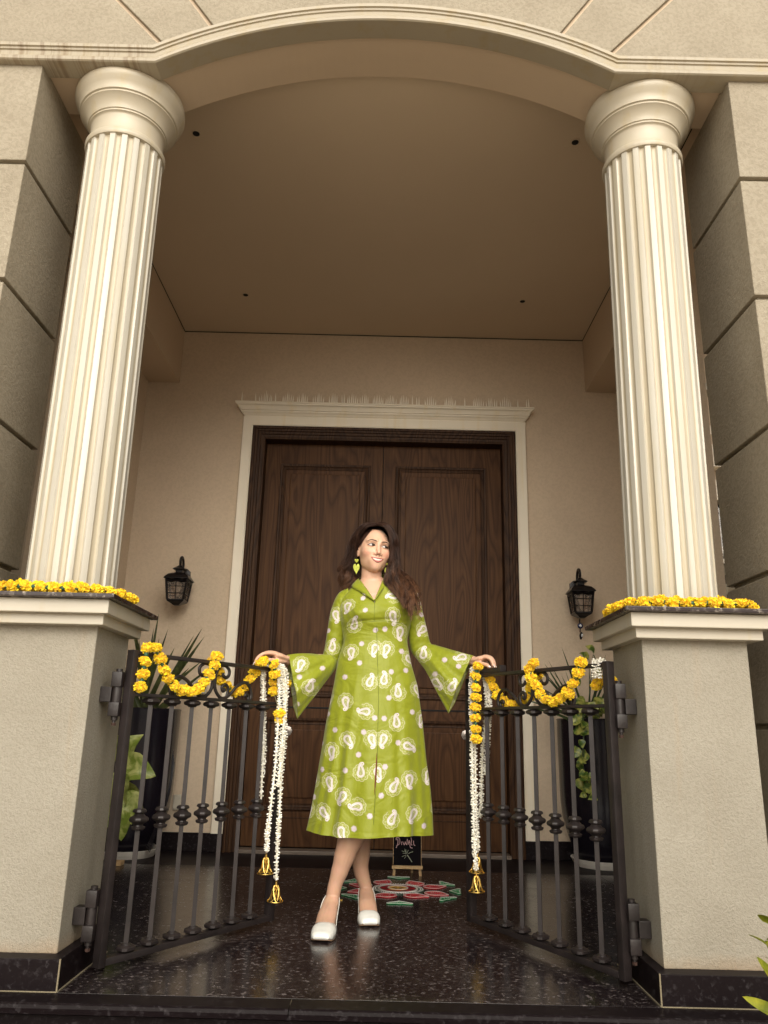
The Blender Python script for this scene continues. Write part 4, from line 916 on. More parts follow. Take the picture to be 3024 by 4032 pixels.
def loft(secs, n=40):
    rg = [[(cx + a*math.sin(2*PI*k/n), cy - (df if math.cos(2*PI*k/n) > 0 else db)*math.cos(2*PI*k/n), z + tilt*a*math.sin(2*PI*k/n)) for k in range(n)] for (z, cx, cy, a, df, db, tilt) in secs]
    bm_.sweep_frame(rg)
loft([(.62, .012, .885, .10, .08, .08, 0), (.80, .014, .89, .165, .105, .11, 0), (.95, .014, .89, .155, .095, .10, 0), (1.10, .012, .895, .115, .085, .085, 0), (1.20, .012, .90, .135, .10, .085, .08), (1.27, .008, .90, .148, .098, .09, .16),
      (1.33, .002, .905, .140, .092, .085, .2), (1.365, -.004, .908, .105, .075, .07, .2), (1.39, -.010, .905, .065, .058, .055, .15), (1.41, -.013, .90, .052, .050, .05, .1)])
limb([(-.012,.905,1.36),(-.013,.893,1.42),(-.010,.885,1.50)], [.053,.047,.049], 24)          # neck
limb([(.075,.89,.66),(.045,.845,.50),(.00,.80,.42),(-.060,.805,.335),(-.086,.812,.265),(-.103,.816,.21),(-.121,.818,.155),(-.129,.818,.115),(-.131,.826,.085)], [.085,.066,.057,.052,.043,.0355,.0285,.0275,.031], 20)
limb([(-.127,.820,.120),(-.137,.785,.085),(-.145,.725,.058),(-.150,.675,.034),(-.153,.62,.024),(-.155,.605,.021)], [.017,.0255,.030,.030,.022,.013], 16, flat=(1.25,.8))
limb([(-.131,.835,.075),(-.130,.852,.068)], [.026,.021], 12)
limb([(-.055,.90,.66),(-.045,.92,.50),(-.036,.985,.42),(-.033,1.0,.32),(-.028,1.0,.25),(-.025,1.0,.18),(-.004,1.0,.118),(-.001,1.005,.088)], [.085,.066,.056,.050,.041,.0325,.0265,.030], 20)
limb([(-.003,1.001,.120),(.003,.97,.085),(.008,.92,.060),(.014,.885,.036),(.018,.845,.024),(.019,.838,.021)], [.016,.0255,.030,.030,.022,.012], 16, flat=(1.25,.8))
limb([(-.001,1.012,.075),(-.001,1.028,.068)], [.026,.021], 12)
# arms
limb([(-.135,.905,1.295),(-.160,.91,1.20),(-.178,.925,1.06),(-.235,.875,1.045),(-.31,.825,1.035),(-.362,.79,1.028)], [.036,.026,.022,.020,.021,.0205], 14)
limb([(.135,.905,1.335),(.175,.91,1.24),(.215,.925,1.105),(.28,.89,1.085),(.37,.838,1.06),(.437,.803,1.045)], [.036,.026,.022,.020,.021,.0205], 14)
# hands: palm then five separate fingers
limb([(-.360,.790,1.028),(-.378,.772,1.035),(-.396,.755,1.040),(-.408,.745,1.044)], [.021,.026,.029,.024], 14, flat=(1.1,.50))
for pts, r in ((((-.380,.757,1.036),(-.412,.734,1.049),(-.448,.714,1.047),(-.473,.701,1.029),(-.483,.694,1.005)), .0078), (((-.383,.764,1.040),(-.408,.750,1.052),(-.444,.736,1.052),(-.467,.727,1.031),(-.472,.720,1.007)), .0080),
               (((-.380,.772,1.038),(-.400,.765,1.048),(-.434,.756,1.043),(-.450,.747,1.013),(-.452,.738,.982)), .0076), (((-.378,.780,1.032),(-.390,.779,1.039),(-.418,.774,1.033),(-.433,.763,1.008),(-.437,.750,.980)), .0068),
               (((-.368,.770,1.022),(-.392,.745,1.019),(-.418,.724,1.021),(-.437,.709,1.018),(-.449,.701,1.011)), .0090)):
    limb(pts, [r*1.15, r*1.12, r*1.0, r*.95, r*.80], 10)
limb([(.437,.803,1.045),(.452,.792,1.048),(.468,.782,1.051),(.478,.777,1.054)], [.021,.026,.028,.024], 14, flat=(1.1,.50))
for pts, r in ((((.455,.775,1.046),(.477,.760,1.058),(.498,.746,1.052),(.509,.739,1.036),(.5115,.735,1.022)), .0078), (((.457,.782,1.048),(.481,.772,1.061),(.506,.762,1.056),(.518,.755,1.038),(.521,.751,1.018)), .0080),
               (((.456,.790,1.046),(.479,.786,1.056),(.503,.781,1.049),(.514,.776,1.029),(.515,.771,1.006)), .0076), (((.454,.798,1.040),(.472,.797,1.048),(.491,.795,1.041),(.501,.790,1.020),(.502,.785,1.000)), .0068),
               (((.444,.785,1.038),(.459,.765,1.032),(.474,.747,1.027),(.486,.735,1.022),(.493,.728,1.016)), .0088)):
    limb(pts, [r*1.15, r*1.12, r*1.0, r*.95, r*.80], 10)
me = bm_.mesh('tmp'); ob = bpy.data.objects.new('tmp', me); COL.objects.link(ob)
md = ob.modifiers.new('r', 'REMESH'); md.mode = 'VOXEL'; md.voxel_size = .0024; md.use_smooth_shade = True
sm = ob.modifiers.new('s', 'SMOOTH'); sm.factor = .5; sm.iterations = 7
dg = bpy.context.evaluated_depsgraph_get(); ev = ob.evaluated_get(dg); bme = bpy.data.meshes.new_from_object(ev)
bpy.data.objects.remove(ob)
# cut away the hidden torso part below the neckline is not needed; take arrays
nv = len(bme.vertices); BV = np.empty(nv*3); bme.vertices.foreach_get('co', BV); BV = BV.reshape(-1, 3)
BF = [tuple(p.vertices) for p in bme.polygons]

# ---- head, as a star shaped surface of a smoothly blended field
Hc = np.array([-.005, .885, 1.540]); hyaw, hroll, hpit = math.radians(15), math.radians(5.5), math.radians(3)
Rh = (Matrix.Rotation(hyaw, 3, 'Z') @ Matrix.Rotation(hroll, 3, 'Y') @ Matrix.Rotation(-hpit, 3, 'X')); Rn = np.array(Rh)
def L2W(p): return np.asarray(p) @ Rn.T + Hc
def W2L(p): return (np.asarray(p) - Hc) @ Rn
def ell(p, c, r): c = np.array(c); r = np.array(r); q = (p-c)/r; k = np.linalg.norm(q, axis=-1); return (k-1)*r.min()*np.clip(k, .6, 1.4)**0
def cap_(p, a, b_, ra, rb):
    a = np.array(a, float); b_ = np.array(b_, float); d = b_-a; t = np.clip(((p-a)@d)/(d@d), 0, 1); return np.linalg.norm(p-a-t[..., None]*d, axis=-1) - (ra+(rb-ra)*t)
def su(a, b_, k): h = np.clip(.5+.5*(b_-a)/k, 0, 1); return b_*(1-h)+a*h - k*h*(1-h)
def ss(a, b_, k): return -su(-a, b_, k)   # subtract b from a
def head_sdf(p):
    pm = p.copy(); pm[..., 0] = np.abs(pm[..., 0])
    d = ell(p, (0,.014,.022), (.071,.088,.086))
    d = su(d, ell(p, (0,-.020,-.020), (.0600,.066,.080)), .03)
    d = su(d, ell(p, (0,-.030,-.070), (.039,.046,.040)), .03)
    d = su(d, ell(p, (0,-.064,-.095), (.019,.017,.016)), .02)
    d = su(d, ell(pm, (.040,-.050,-.030), (.022,.026,.021)), .02)            # cheek
    d = su(d, ell(pm, (.039,-.010,-.062), (.012,.024,.020)), .02)            # jaw corner
    d = su(d, cap_(pm, (.046,-.066,.021), (.010,-.080,.018), .006, .007), .014)  # brow
    d = ss(d, ell(pm, (.030,-.098,-.001), (.021,.024,.012)), .014)           # socket
    d = su(d, ell(pm, (.030,-.0665,-.001), (.0165,.0150,.0110)), .004)       # eyeball under the lids
    d = su(d, cap_(p, (0,-.080,.004), (0,-.0985,-.036), .0065, .0092), .009)  # nose
    d = su(d, ell(pm, (.0115,-.0865,-.041), (.0080,.0085,.0068)), .006)      # nostril wing
    d = ss(d, ell(pm, (.0065,-.0915,-.0495), (.0038,.0060,.0030)), .002)
    d = su(d, ell(p, (0,-.071,-.068), (.030,.017,.022)), .012)               # muzzle
    d = ss(d, cap_(pm, (.030,-.094,-.040), (.041,-.080,-.064), .0022, .0020), .008)  # smile fold
    d = su(d, ell(pm, (.071,.006,-.012), (.006,.017,.029)), .006)            # ear
    return d
C0 = np.array([0., -.004, -.012])
def surf(dirs, it=26, c=C0):
    lo = np.full(dirs.shape[:-1], .01); hi = np.full(dirs.shape[:-1], .16)
    for _ in range(it):
        mid = (lo+hi)/2; inside = head_sdf(c+dirs*mid[..., None]) < 0; lo = np.where(inside, mid, lo); hi = np.where(inside, hi, mid)
    return c + dirs*((lo+hi)/2)[..., None]
nt_, npz = 260, 220
th = np.linspace(0, 2*PI, nt_, endpoint=False); ph = np.linspace(-PI/2+.004, PI/2-.004, npz)
TH, PH = np.meshgrid(th, ph); dirs = np.stack([np.cos(PH)*np.sin(TH), -np.cos(PH)*np.cos(TH), np.sin(PH)], -1)
HP = surf(dirs).reshape(-1, 3); HW_ = L2W(HP)
HF = [(i*nt_+j, i*nt_+(j+1)%nt_, (i+1)*nt_+(j+1)%nt_, (i+1)*nt_+j) for i in range(npz-1) for j in range(nt_)] + [tuple(range(nt_))[::-1], tuple((npz-1)*nt_+j for j in range(nt_))]
def front(x, z, off=0.0):   # point on the face seen from straight ahead at local x, z
    lo, hi = -.13, .0
    for _ in range(26):
        mid = (lo+hi)/2
        if head_sdf(np.array([[x, mid, z]]))[0] < 0: hi = mid
        else: lo = mid
    return Vector(L2W(np.array([x, (lo+hi)/2 - off, z])))
V_all = np.vstack([BV, HW_]); F_all = BF + [tuple(i+nv for i in f) for f in HF]
me = bpy.data.meshes.new('body'); me.from_pydata(V_all.tolist(), [], F_all); me.update()
base = np.array([.66, .40, .275]); colr = np.tile(base, (len(V_all), 1))
w = W2L(V_all)
def blob(c, r, col, amt):
    q = np.linalg.norm((w-np.array(c))/np.array(r), axis=1); k = np.clip(1-q, 0, 1)[:, None]*amt; return k, np.array(col)
for c, r, col, amt in (((.043,-.07,-.035), (.030,.05,.024), (.62,.22,.15), .55), ((-.043,-.07,-.035), (.030,.05,.024), (.62,.22,.15), .55), ((.03,-.08,.010), (.022,.03,.011), (.36,.20,.13), .6), ((-.03,-.08,.010), (.022,.03,.011), (.36,.20,.13), .6),
                       ((0,-.10,-.040), (.014,.03,.012), (.60,.28,.2), .4), ((0.0065,-.0915,-.0505), (.0050,.008,.0042), (.10,.03,.02), 1.6), ((-0.0065,-.0915,-.0505), (.0050,.008,.0042), (.10,.03,.02), 1.6)):
    k, cc = blob(c, r, col, amt); k = np.clip(k, 0, 1); colr = colr*(1-k) + cc*k
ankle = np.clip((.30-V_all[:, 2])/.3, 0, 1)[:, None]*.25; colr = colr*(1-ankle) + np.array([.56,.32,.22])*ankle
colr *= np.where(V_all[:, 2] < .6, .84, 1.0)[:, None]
ca = me.color_attributes.new('tint', 'FLOAT_COLOR', 'POINT'); ca.data.foreach_set('color', np.hstack([colr, np.ones((len(colr), 1))]).ravel())
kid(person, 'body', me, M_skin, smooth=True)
# ---- face details
M_lip = simple('lips', (.46,.13,.11), .35, 0, .08, 60); M_tooth = simple('teeth', (.64,.58,.52), .25); M_dark = simple('mouth shadow', (.05,.012,.01), .8)
M_scl = simple('eye white', (.52,.47,.44), .15); M_iris = simple('dark brown iris', (.030,.014,.008), .1); M_lash = simple('dark lashes', (.010,.006,.006), .6); M_brow = simple('dark brow', (.028,.014,.010), .8)
def ftube(pts, rads, off, mat, nm, n=6, sub=4):
    q = catmull([Vector((*p, 0)) for p in pts], sub); m = len(q)
    rr = [rads[0]]*m if len(rads) == 1 else [np.interp(i/(m-1), np.linspace(0, 1, len(rads)), rads) for i in range(m)]
    return kid(person, nm, MB().tube([front(v.x, v.y, off) for v in q], rr, n, flat=(1, 1)), mat, smooth=True)
def fpatch(poly_fn, off, mat, nm, nu=12, nw=4):
    vs = [front(*poly_fn(i/nu, j/nw), off) for i in range(nu+1) for j in range(nw+1)]
    fs = [(i*(nw+1)+j, i*(nw+1)+j+1, (i+1)*(nw+1)+j+1, (i+1)*(nw+1)+j) for i in range(nu) for j in range(nw)]
    return kid(person, nm, MB().add(vs, fs), mat, smooth=True)
ez = -.001
for sg in (-1, 1):
    xc = .0308*sg; a = .0156
    up_ = lambda t: ez + .0066*math.sin(PI*t)**.75 ; dn_ = lambda t: ez - .0046*math.sin(PI*t)**.8
    X = lambda t: xc - a + 2*a*t
    fpatch(lambda t, s: (X(t), dn_(t)+(up_(t)-dn_(t))*s), .0006, M_scl, 'eye')
    ix = xc + .0058
    fpatch(lambda t, s: (ix + .0074*(2*s-1)*math.sin(PI*t)**.5, max(min(ez+.0012-.0074*math.cos(PI*t), up_((ix-xc+a)/(2*a))-.0003), dn_((ix-xc+a)/(2*a))+.0003)), .0012, M_iris, 'iris', 10, 6)
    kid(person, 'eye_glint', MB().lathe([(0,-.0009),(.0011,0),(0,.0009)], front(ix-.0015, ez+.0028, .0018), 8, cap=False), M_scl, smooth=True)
    ftube([(X(t), up_(t)+.0004) for t in (0,.15,.35,.55,.75,.9,1)]+[(X(1)+.0030*(sg > 0), up_(1)+.0014*(sg > 0))], [.0008,.0017,.0022,.0023,.0022,.0018,.0010] if sg > 0 else [.0013,.0020,.0023,.0023,.0020,.0015,.0007], .0010, M_lash, 'upper_lash')
    if sg < 0: ftube([(X(0), up_(0)), (X(0)-.0035, up_(0)+.0016)], [.0011,.0004], .0006, M_lash, 'upper_lash')
    ftube([(X(t), dn_(t)-.0002) for t in (0,.25,.5,.75,1)], [.0005,.0007,.0007,.0006,.0004], .0008, M_lash, 'lower_lash')
    bx = [(.010,.0165),(.018,.0195),(.028,.0222),(.037,.0228),(.045,.0200),(.051,.0155)]
    ftube([(x*sg, z) for x, z in bx], [.0013,.0022,.0023,.0020,.0014,.0004], .0004, M_brow, 'eyebrow')
mz = -.0665
mU = lambda t: mz + .0040 - .0010*math.cos(2*PI*t)*0 + .0058*(2*t-1)**2*1.0 - .0005     # upper tooth line, corners rising
mL = lambda t: mz - .0062 + .0142*(2*t-1)**2
XM = lambda t: -.0275 + .055*t
fpatch(lambda t, s: (XM(t), mL(t)+(mU(t)-mL(t))*s), .0002, M_dark, 'mouth', 16, 3)
fpatch(lambda t, s: (-.0215+.043*t, (mL(.5+(t-.5)*.75)+.0010)+((mU(.5+(t-.5)*.75))-(mL(.5+(t-.5)*.75)+.0010))*s), .0011, M_tooth, 'teeth', 14, 3)
for k in range(-3, 4):
    x = k*.0054+.0001; t = (x+.0275)/.055; kid(person, 'tooth_gap', MB().tube([front(x, mL(t)+.0015, .0012), front(x, mU(t), .0012)], .00018, 4), M_lip)
ftube([(XM(0)-.001, mU(0)+.0002), (XM(.15), mU(.15)+.0012), (XM(.33), mU(.33)+.0019), (XM(.44), mU(.44)+.0022), (XM(.5), mU(.5)+.0016), (XM(.56), mU(.56)+.0022), (XM(.67), mU(.67)+.0019), (XM(.85), mU(.85)+.0012), (XM(1)+.001, mU(1)+.0002)], [.0010,.0023,.0030,.0033,.0031,.0033,.0030,.0023,.0010], .0006, M_lip, 'upper_lip', 8)
ftube([(XM(0)-.0005, mL(0)-.0004), (XM(.2), mL(.2)-.0024), (XM(.4), mL(.4)-.0034), (XM(.5), mL(.5)-.0036), (XM(.6), mL(.6)-.0034), (XM(.8), mL(.8)-.0024), (XM(1)+.0005, mL(1)-.0004)], [.0011,.0031,.0042,.0046,.0042,.0031,.0011], .0006, M_lip, 'lower_lip', 8)
# ---- fingernails
M_nail = simple('pale nail polish', (.85,.78,.74), .15)
for c, d, u in (((-.4875,.690,.999), (-.35,-.25,-.9), (-.9,-.2,.3)), ((-.456,.696,1.011), (-.8,-.3,-.4), (-.3,-.6,.75)), ((-.457,.732,.974), (-.1,-.3,-.9), (-.9,-.4,0)), ((-.441,.745,.972), (-.1,-.3,-.9), (-.9,-.4,0)), ((.515,.729,1.016), (.2,-.3,-.9), (.8,-.5,.2)), ((.497,.722,1.014), (.6,-.5,-.5), (.2,-.7,.7)), ((.527,.747,1.011), (.2,-.3,-.9), (.8,-.4,.2))):
    d = Vector(d).normalized(); u = Vector(u); u = (u-d*u.dot(d)).normalized(); s = d.cross(u); m = MB(); vs = []
    for i in range(6):
        a = i/5; 
        for k in range(5): b_ = (k-2)/2; vs.append(Vector(c)+d*(.013*(a-.7))+s*(.0048*b_*(1-.35*a*a))+u*(.0022*(1-b_*b_)+.0008))
    m.add(vs, [(i*5+k, i*5+k+1, i*5+k+6, i*5+k+5) for i in range(5) for k in range(4)]); kid(person, 'fingernail', m, M_nail, smooth=True)

# ---- printed cloth: two sheets drawn here as pixel arrays
def paisley_stamp(n=112):
    g = (np.arange(n)+.5)/n*2-1; X, Y = np.meshgrid(g, g)        # y up
    rgb = np.zeros((n, n, 3)); al = np.zeros((n, n))
    def over(c, a):
        nonlocal rgb, al
        a = np.clip(a, 0, 1)[..., None]; rgb[:] = rgb*(1-a)+np.array(c)*a; al[:] = al*(1-a[..., 0])+a[..., 0]
    def stroke_(d, w): return np.clip((w-d)*n/2+.5, 0, 1)
    halo = np.sqrt(((X+.02)/.92)**2+((Y-.12)/.86)**2); over((.34,.37,.07), np.clip((1.0-halo)*3, 0, .5))
    # scalloped ring round the bulb
    cx, cy = .0, .18; R = np.hypot(X-cx, Y-cy); A = np.arctan2(Y-cy, X-cx); 
    sc_ = .66 + .13*np.abs(np.cos(A*4.5+.3))**.6; mask = (A > -1.0) | (A < -2.2)
    over((.56,.55,.36), .9*stroke_(np.abs(R-sc_), .028)*mask)
    sc2 = .55+.09*np.abs(np.sin(A*4.5+.3)); over((.46,.47,.24), .7*stroke_(np.abs(R-sc2), .02)*mask)
    pet = .5+.5*np.cos(A*9+.6); over((.52,.52,.28), .5*np.clip((pet-.72)*6, 0, 1)*(R > .46)*(R < .66)*mask)
    # comma shape: circle sweep along a curved spine
    body = np.full((n, n), 9.); inner = np.full((n, n), 9.)
    for t in np.linspace(0, 1, 60):
        x = .02 + .34*math.sin(t*2.5)*t**1.1 - .02; y = .24 - .95*t; r = .34*(1-t)**.75+.055
        body = np.minimum(body, np.hypot(X-x, Y-y)-r)
    for t in np.linspace(0, 1, 20):
        a = -1.2-3.6*t; r = .13*(1-.35*t); body = np.minimum(body, np.hypot(X-(.08+r*math.cos(a)), Y-(-.72+.1+r*math.sin(a)))-.05)
    over((.70,.62,.67), np.clip(-body*n/2+.5, 0, 1))
    over((.44,.50,.14), stroke_(np.abs(body+.075), .014))
    for t in np.linspace(0, .62, 40):
        x = .02 + .34*math.sin(t*2.5)*t**1.1 - .02; y = .24 - .95*t; r = .18*(1-t/.62)**.8+.01
        inner = np.minimum(inner, np.hypot(X-x, Y-y)-r)
    over((.27,.30,.04), np.clip(-inner*n/2+.5, 0, 1)); over((.66,.62,.52), .8*stroke_(np.abs(inner+.08), .018)); over((.70,.68,.40), np.clip(-(np.hypot(X-.02, Y-.22)-.05)*n/2, 0, 1))
    return rgb, al
def hex_stamp(n=44):
    g = (np.arange(n)+.5)/n*2-1; X, Y = np.meshgrid(g, g); A = np.arctan2(Y, X); R = np.hypot(X, Y)*np.cos((A % (PI/3))-PI/6)
    al = np.clip((.80-R)*n/4, 0, 1); rgb = np.ones((n, n, 3))*np.array([.58,.50,.53])
    rays = np.clip(1-np.abs(np.sin(A*3))*R*9, 0, 1)*(R > .12); rgb = rgb*(1-rays[..., None]*.35)+np.array([.55,.50,.45])*rays[..., None]*.35
    gl_ = np.clip((.98-R)*4, 0, .5); return rgb, np.maximum(al, gl_*0.6)
PS, HS = paisley_stamp(), hex_stamp()
def sheet(name, x0, x1, z0, z1, ppm, big, hexs, base, size=.050, hsize=.0128):
    Wp, Hp = int((x1-x0)*ppm), int((z1-z0)*ppm); img = np.zeros((Hp, Wp, 3), np.float32)+np.array(base, np.float32)
    img *= (1+.04*rng.standard_normal((Hp, Wp, 1))).astype(np.float32)
    def put(st, x, z, rot, s, mir=False, pre=False):
        rgb, al = st; n = al.shape[0]; R = int(s*ppm*1.3)+2; cx, cy = (x-x0)*ppm, (z-z0)*ppm
        for yy in range(max(0, int(cy)-R), min(Hp, int(cy)+R)):
            xx = np.arange(max(0, int(cx)-R), min(Wp, int(cx)+R)); 
            if len(xx) == 0: continue
            dx = (xx-cx)/(s*ppm); dy = (yy-cy)/(s*ppm); a = math.radians(rot); u = dx*math.cos(a)-dy*math.sin(a); v = dx*math.sin(a)+dy*math.cos(a)
            if mir: u = -u
            i = ((v+1)/2*n).astype(int); j = ((u+1)/2*n).astype(int); ok = (i >= 0)&(i < n)&(j >= 0)&(j < n); i = np.clip(i, 0, n-1); j = np.clip(j, 0, n-1)
            A = (al[i, j]*ok)[:, None]; img[yy, xx] = img[yy, xx]*(1-A)+rgb[i, j]*ok[:, None]*(A if pre else 1)
    for x, z, r in big: put(PS, x, z, 0 if abs(r) == .1 else r, size, mir=(r == -.1) or (int(abs(r)*7+x*100) % 3 == 1))
    for x, z in hexs: put(HS, x, z, (x*900) % 60, hsize, pre=True)
    im = bpy.data.images.new(name, Wp, Hp, float_buffer=True); im.colorspace_settings.name = 'Linear Rec.709'
    im.pixels.foreach_set(np.dstack([img, np.ones((Hp, Wp, 1), np.float32)]).astype(np.float32).ravel()); im.update(); im.pack(); return im
GREEN = (.240, .270, .011)
def arc(x, z): return x   # placeholder kept simple: positions are measured on the cloth front
BIG_ = [(-0.115,1.284,20),(0.083,1.302,80),(-0.077,1.198,200),(0.085,1.213,0),(0.013,1.079,0),(0.063,1.077,-.1),(-0.092,1.067,15),(0.120,1.152,-10),(0.165,1.044,-40),(-0.006,0.948,185),(0.052,0.958,170),(-0.107,0.856,10),(0.116,0.908,190),(0.200,0.916,-15),(-0.025,0.824,110),(0.112,0.785,190),(0.225,0.793,0),(-0.089,0.701,-20),(0.008,0.707,0),(0.058,0.708,-.1),(0.162,0.683,-50),(-0.158,0.655,10),(-0.195,0.879,0),(-0.029,0.589,195),(0.036,0.579,0),(-0.160,0.535,0),(-0.102,0.484,15),(-0.046,0.457,100),(0.102,0.535,195),(0.168,0.553,-15),(0.255,0.566,0),(-0.178,0.42,-30),(0.096,0.415,190),(0.185,0.422,10),(-0.102,0.355,0),(-.25,.75,20),(-.24,.55,200),(-.26,.42,20),(.28,.68,10),(.30,.45,190),(-.19,1.02,10),(.21,1.2,20)]
HEX_ = [(-0.046,1.313),(-0.034,1.252),(0.012,1.164),(0.053,1.167),(-0.046,1.107),(-0.052,1.022),(-0.112,0.963),(0.126,1.077),(0.084,0.988),(0.145,0.998),(0.076,0.879),(0.175,0.825),(-0.185,0.81),(0.019,0.796),(0.058,0.795),(-0.215,0.69),(-0.145,0.745),(-0.025,0.739),(0.118,0.7),(-0.043,0.65),(-0.197,0.586),(-0.095,0.588),(0.066,0.606),(-0.235,0.476),(0.053,0.498),(0.01,0.423),(-0.051,0.374),(0.232,0.379),(-.27,.62),(.27,.6),(.28,.5)]
SB_ = [(-0.168,1.232,0),(-0.175,1.103,200),(0.205,1.317,190),(0.222,1.18,30),(0.228,1.079,200),(-0.304,1.006,30),(-0.254,0.919,215),(-0.340,0.895,20),(0.278,0.945,-30),(0.341,0.937,195),(0.381,1.060,90)]
SH_ = [(-0.212,0.999),(-0.303,0.956),(-0.306,0.844),(0.313,1.046),(0.37,1.018),(0.272,0.985),(-.20,1.17),(.215,1.25)]
IM1 = sheet('dress print', -.42, .42, .30, 1.46, 1350, BIG_, HEX_, GREEN, .042)
IM2 = sheet('sleeve print', -.45, .47, .74, 1.46, 1350, SB_, SH_, GREEN, .042)
def cloth_mat(name, im):
    m, nt, b = newmat(name); uv = N(nt, 'ShaderNodeUVMap'); uv.uv_map = 'UVMap'; ti = N(nt, 'ShaderNodeTexImage'); ti.image = im; ti.interpolation = 'Linear'; ti.extension = 'EXTEND'
    nt.links.new(uv.outputs[0], ti.inputs[0]); ge = N(nt, 'ShaderNodeNewGeometry')
    pale = mixc(nt, .55, ti.outputs[0], (.55,.56,.36)); c = mixc(nt, ge.outputs['Backfacing'], ti.outputs[0], pale)
    nt.links.new(c, b.inputs['Base Color']); b.inputs['Roughness'].default_value = .48; b.inputs['Specular IOR Level'].default_value = .35; b.inputs['Sheen Weight'].default_value = .15
    wr = tex(nt, coords(nt, (1,1,.35)), 16, 3, .5, .8); fi = tex(nt, coords(nt), 420, 2)
    w2 = tex(nt, coords(nt, (1,1,1.6), (0,.5,0)), 7, 2, .5, 1.2); h = math_(nt, 'ADD', math_(nt, 'ADD', math_(nt, 'MULTIPLY', wr.outputs[0], .7), math_(nt, 'MULTIPLY', w2.outputs[0], 1.6)), math_(nt, 'MULTIPLY', fi.outputs[0], .02)); bump(nt, b, h, .45, .016); return m
M_d1 = cloth_mat('printed dress cloth', IM1); M_d2 = cloth_mat('printed sleeve cloth', IM2)
# ---- dress body
SEC = np.array([  # z, cx, cy, half width, front depth, back depth, tilt
 (.343,.003,.880,.257,.205,.20,0), (.427,.009,.882,.248,.195,.19,0), (.518,.0125,.884,.2385,.185,.18,0), (.629,.012,.886,.224,.170,.17,0), (.781,.015,.888,.208,.152,.155,0), (.937,.018,.890,.184,.132,.135,0), (1.037,.010,.893,.162,.118,.12,.0), (1.128,.0125,.896,.1405,.106,.105,.04),
 (1.165,.014,.897,.147,.108,.103,.06), (1.205,.0155,.898,.157,.122,.102,.08), (1.24,.014,.899,.163,.130,.102,.11), (1.28,.010,.900,.166,.122,.102,.15), (1.315,.004,.902,.164,.108,.100,.19), (1.345,.000,.904,.152,.100,.094,.21), (1.372,-.006,.906,.116,.086,.082,.20), (1.392,-.010,.905,.076,.070,.066,.16), (1.405,-.012,.903,.058,.060,.058,.12)])
zz_ = np.concatenate([np.linspace(.343, 1.20, 150), np.linspace(1.206, 1.405, 60)]); nT = 220
S_ = np.stack([np.interp(zz_, SEC[:, 0], SEC[:, k]) for k in range(7)], 1)
# smooth the section curves
for k in range(1, 7):
    v = S_[:, k].copy()
    for _ in range(6): v[1:-1] = (v[:-2]+2*v[1:-1]+v[2:])/4
    S_[:, k] = v
th = np.linspace(-PI, PI, nT, endpoint=False) + PI/nT
DV = []; DUV = []
for i, z in enumerate(zz_):
    _, cx, cy, a, df, db, tl_ = S_[i]
    k = np.clip((1.05-z)/.7, 0, 1); e = 1.0
    s, c = np.sin(th), np.cos(th)
    r = 1 + k*(.046*np.sin(5*th+.9+z*.6)+.040*np.sin(9*th+2.1-z)+.018*np.sin(17*th+1+2*z)) * (1-.2*np.exp(-(th/.25)**2))
    r = r - .085*k**1.2*np.exp(-((th+.62+.10*k)/.10)**2) + .045*k*np.exp(-((th+.42+.06*k)/.12)**2) - .05*k*np.exp(-((th-.50)/.09)**2) + .018*k*np.exp(-((th-.66)/.10)**2) - .020*k*np.exp(-((th-1.0)/.08)**2)
    sg_ = lambda q: 1/(1+np.exp(-q))
    r = r - .075*k**.8*(1-sg_((th+.46+.05*k)/.022)) - .045*k**.8*sg_((th-.60)/.03) + .012*k*np.sin(13*th+z*3)
    r = r + .006*np.exp(-((th-.06)/.012)**2)*(z < 1.2)                                            # raised centre seam
    if z < .62: r = r - .020*np.exp(-((th-.085)/.014)**2)*np.clip((.62-z)/.1, 0, 1)                 # front slit
    wb_ = np.exp(-((z-1.245)/.040)**2)
    bust = wb_*(np.exp(-((s*a-.062)/.045)**2)+np.exp(-((s*a+.070)/.045)**2))*(c > 0)
    gat = np.exp(-((z-1.188)/.03)**2)*.010*np.sin(th*26)*np.exp(-((np.abs(th)-.62)/.25)**2)
    dep = np.where(c > 0, df, db)
    x = cx + a*np.sign(s)*np.abs(s)**.92*r; y = cy - dep*np.sign(c)*np.abs(c)**.92*(r+gat) - .020*bust
    seam = .006*np.exp(-((z-1.196-.012*np.cos(th*1.6))/.006)**2); y = y + np.where(c > 0, seam, 0)
    zed = z + tl_*(x-cx) + (0 if z > .36 else .004*np.sin(3*th))
    arcx = cx + a*th*.80*np.where(np.abs(th) < PI/2, 1, 1); arcx = np.where(np.abs(th) > PI/2, cx + a*.8*(PI-np.abs(th))*np.sign(th), arcx)
    # near the front the sheet follows x, towards the sides the arc length
    u = np.where(np.abs(x-cx) < a*.55, x, x*.55+arcx*.45)
    DV.append(np.stack([x, y, zed], 1)); DUV.append(np.stack([(x + (arcx-x)*np.clip((np.abs(s)-.6)/.4, 0, 1)*.35+.42)/.84, np.full(nT, (z-.30)/1.16)], 1))
DV = np.array(DV); DUV = np.array(DUV); nZ = len(zz_)
V0 = (.004, 1.292); VL = (-.064, 1.400); VR = (.042, 1.415)
def in_v(p):
    x, y, z = p
    if y > .90: return z > 1.405
    if z < V0[1]: return False
    t = (z-V0[1])/(VL[1]-V0[1]); return V0[0]+(VL[0]-V0[0])*t < x < V0[0]+(VR[0]-V0[0])*t
faces = []; 
for i in range(nZ-1):
    for j in range(nT):
        q = (i*nT+j, i*nT+(j+1)%nT, (i+1)*nT+(j+1)%nT, (i+1)*nT+j); c = DV.reshape(-1, 3)[list(q)].mean(0)
        if not in_v(c): faces.append(q)
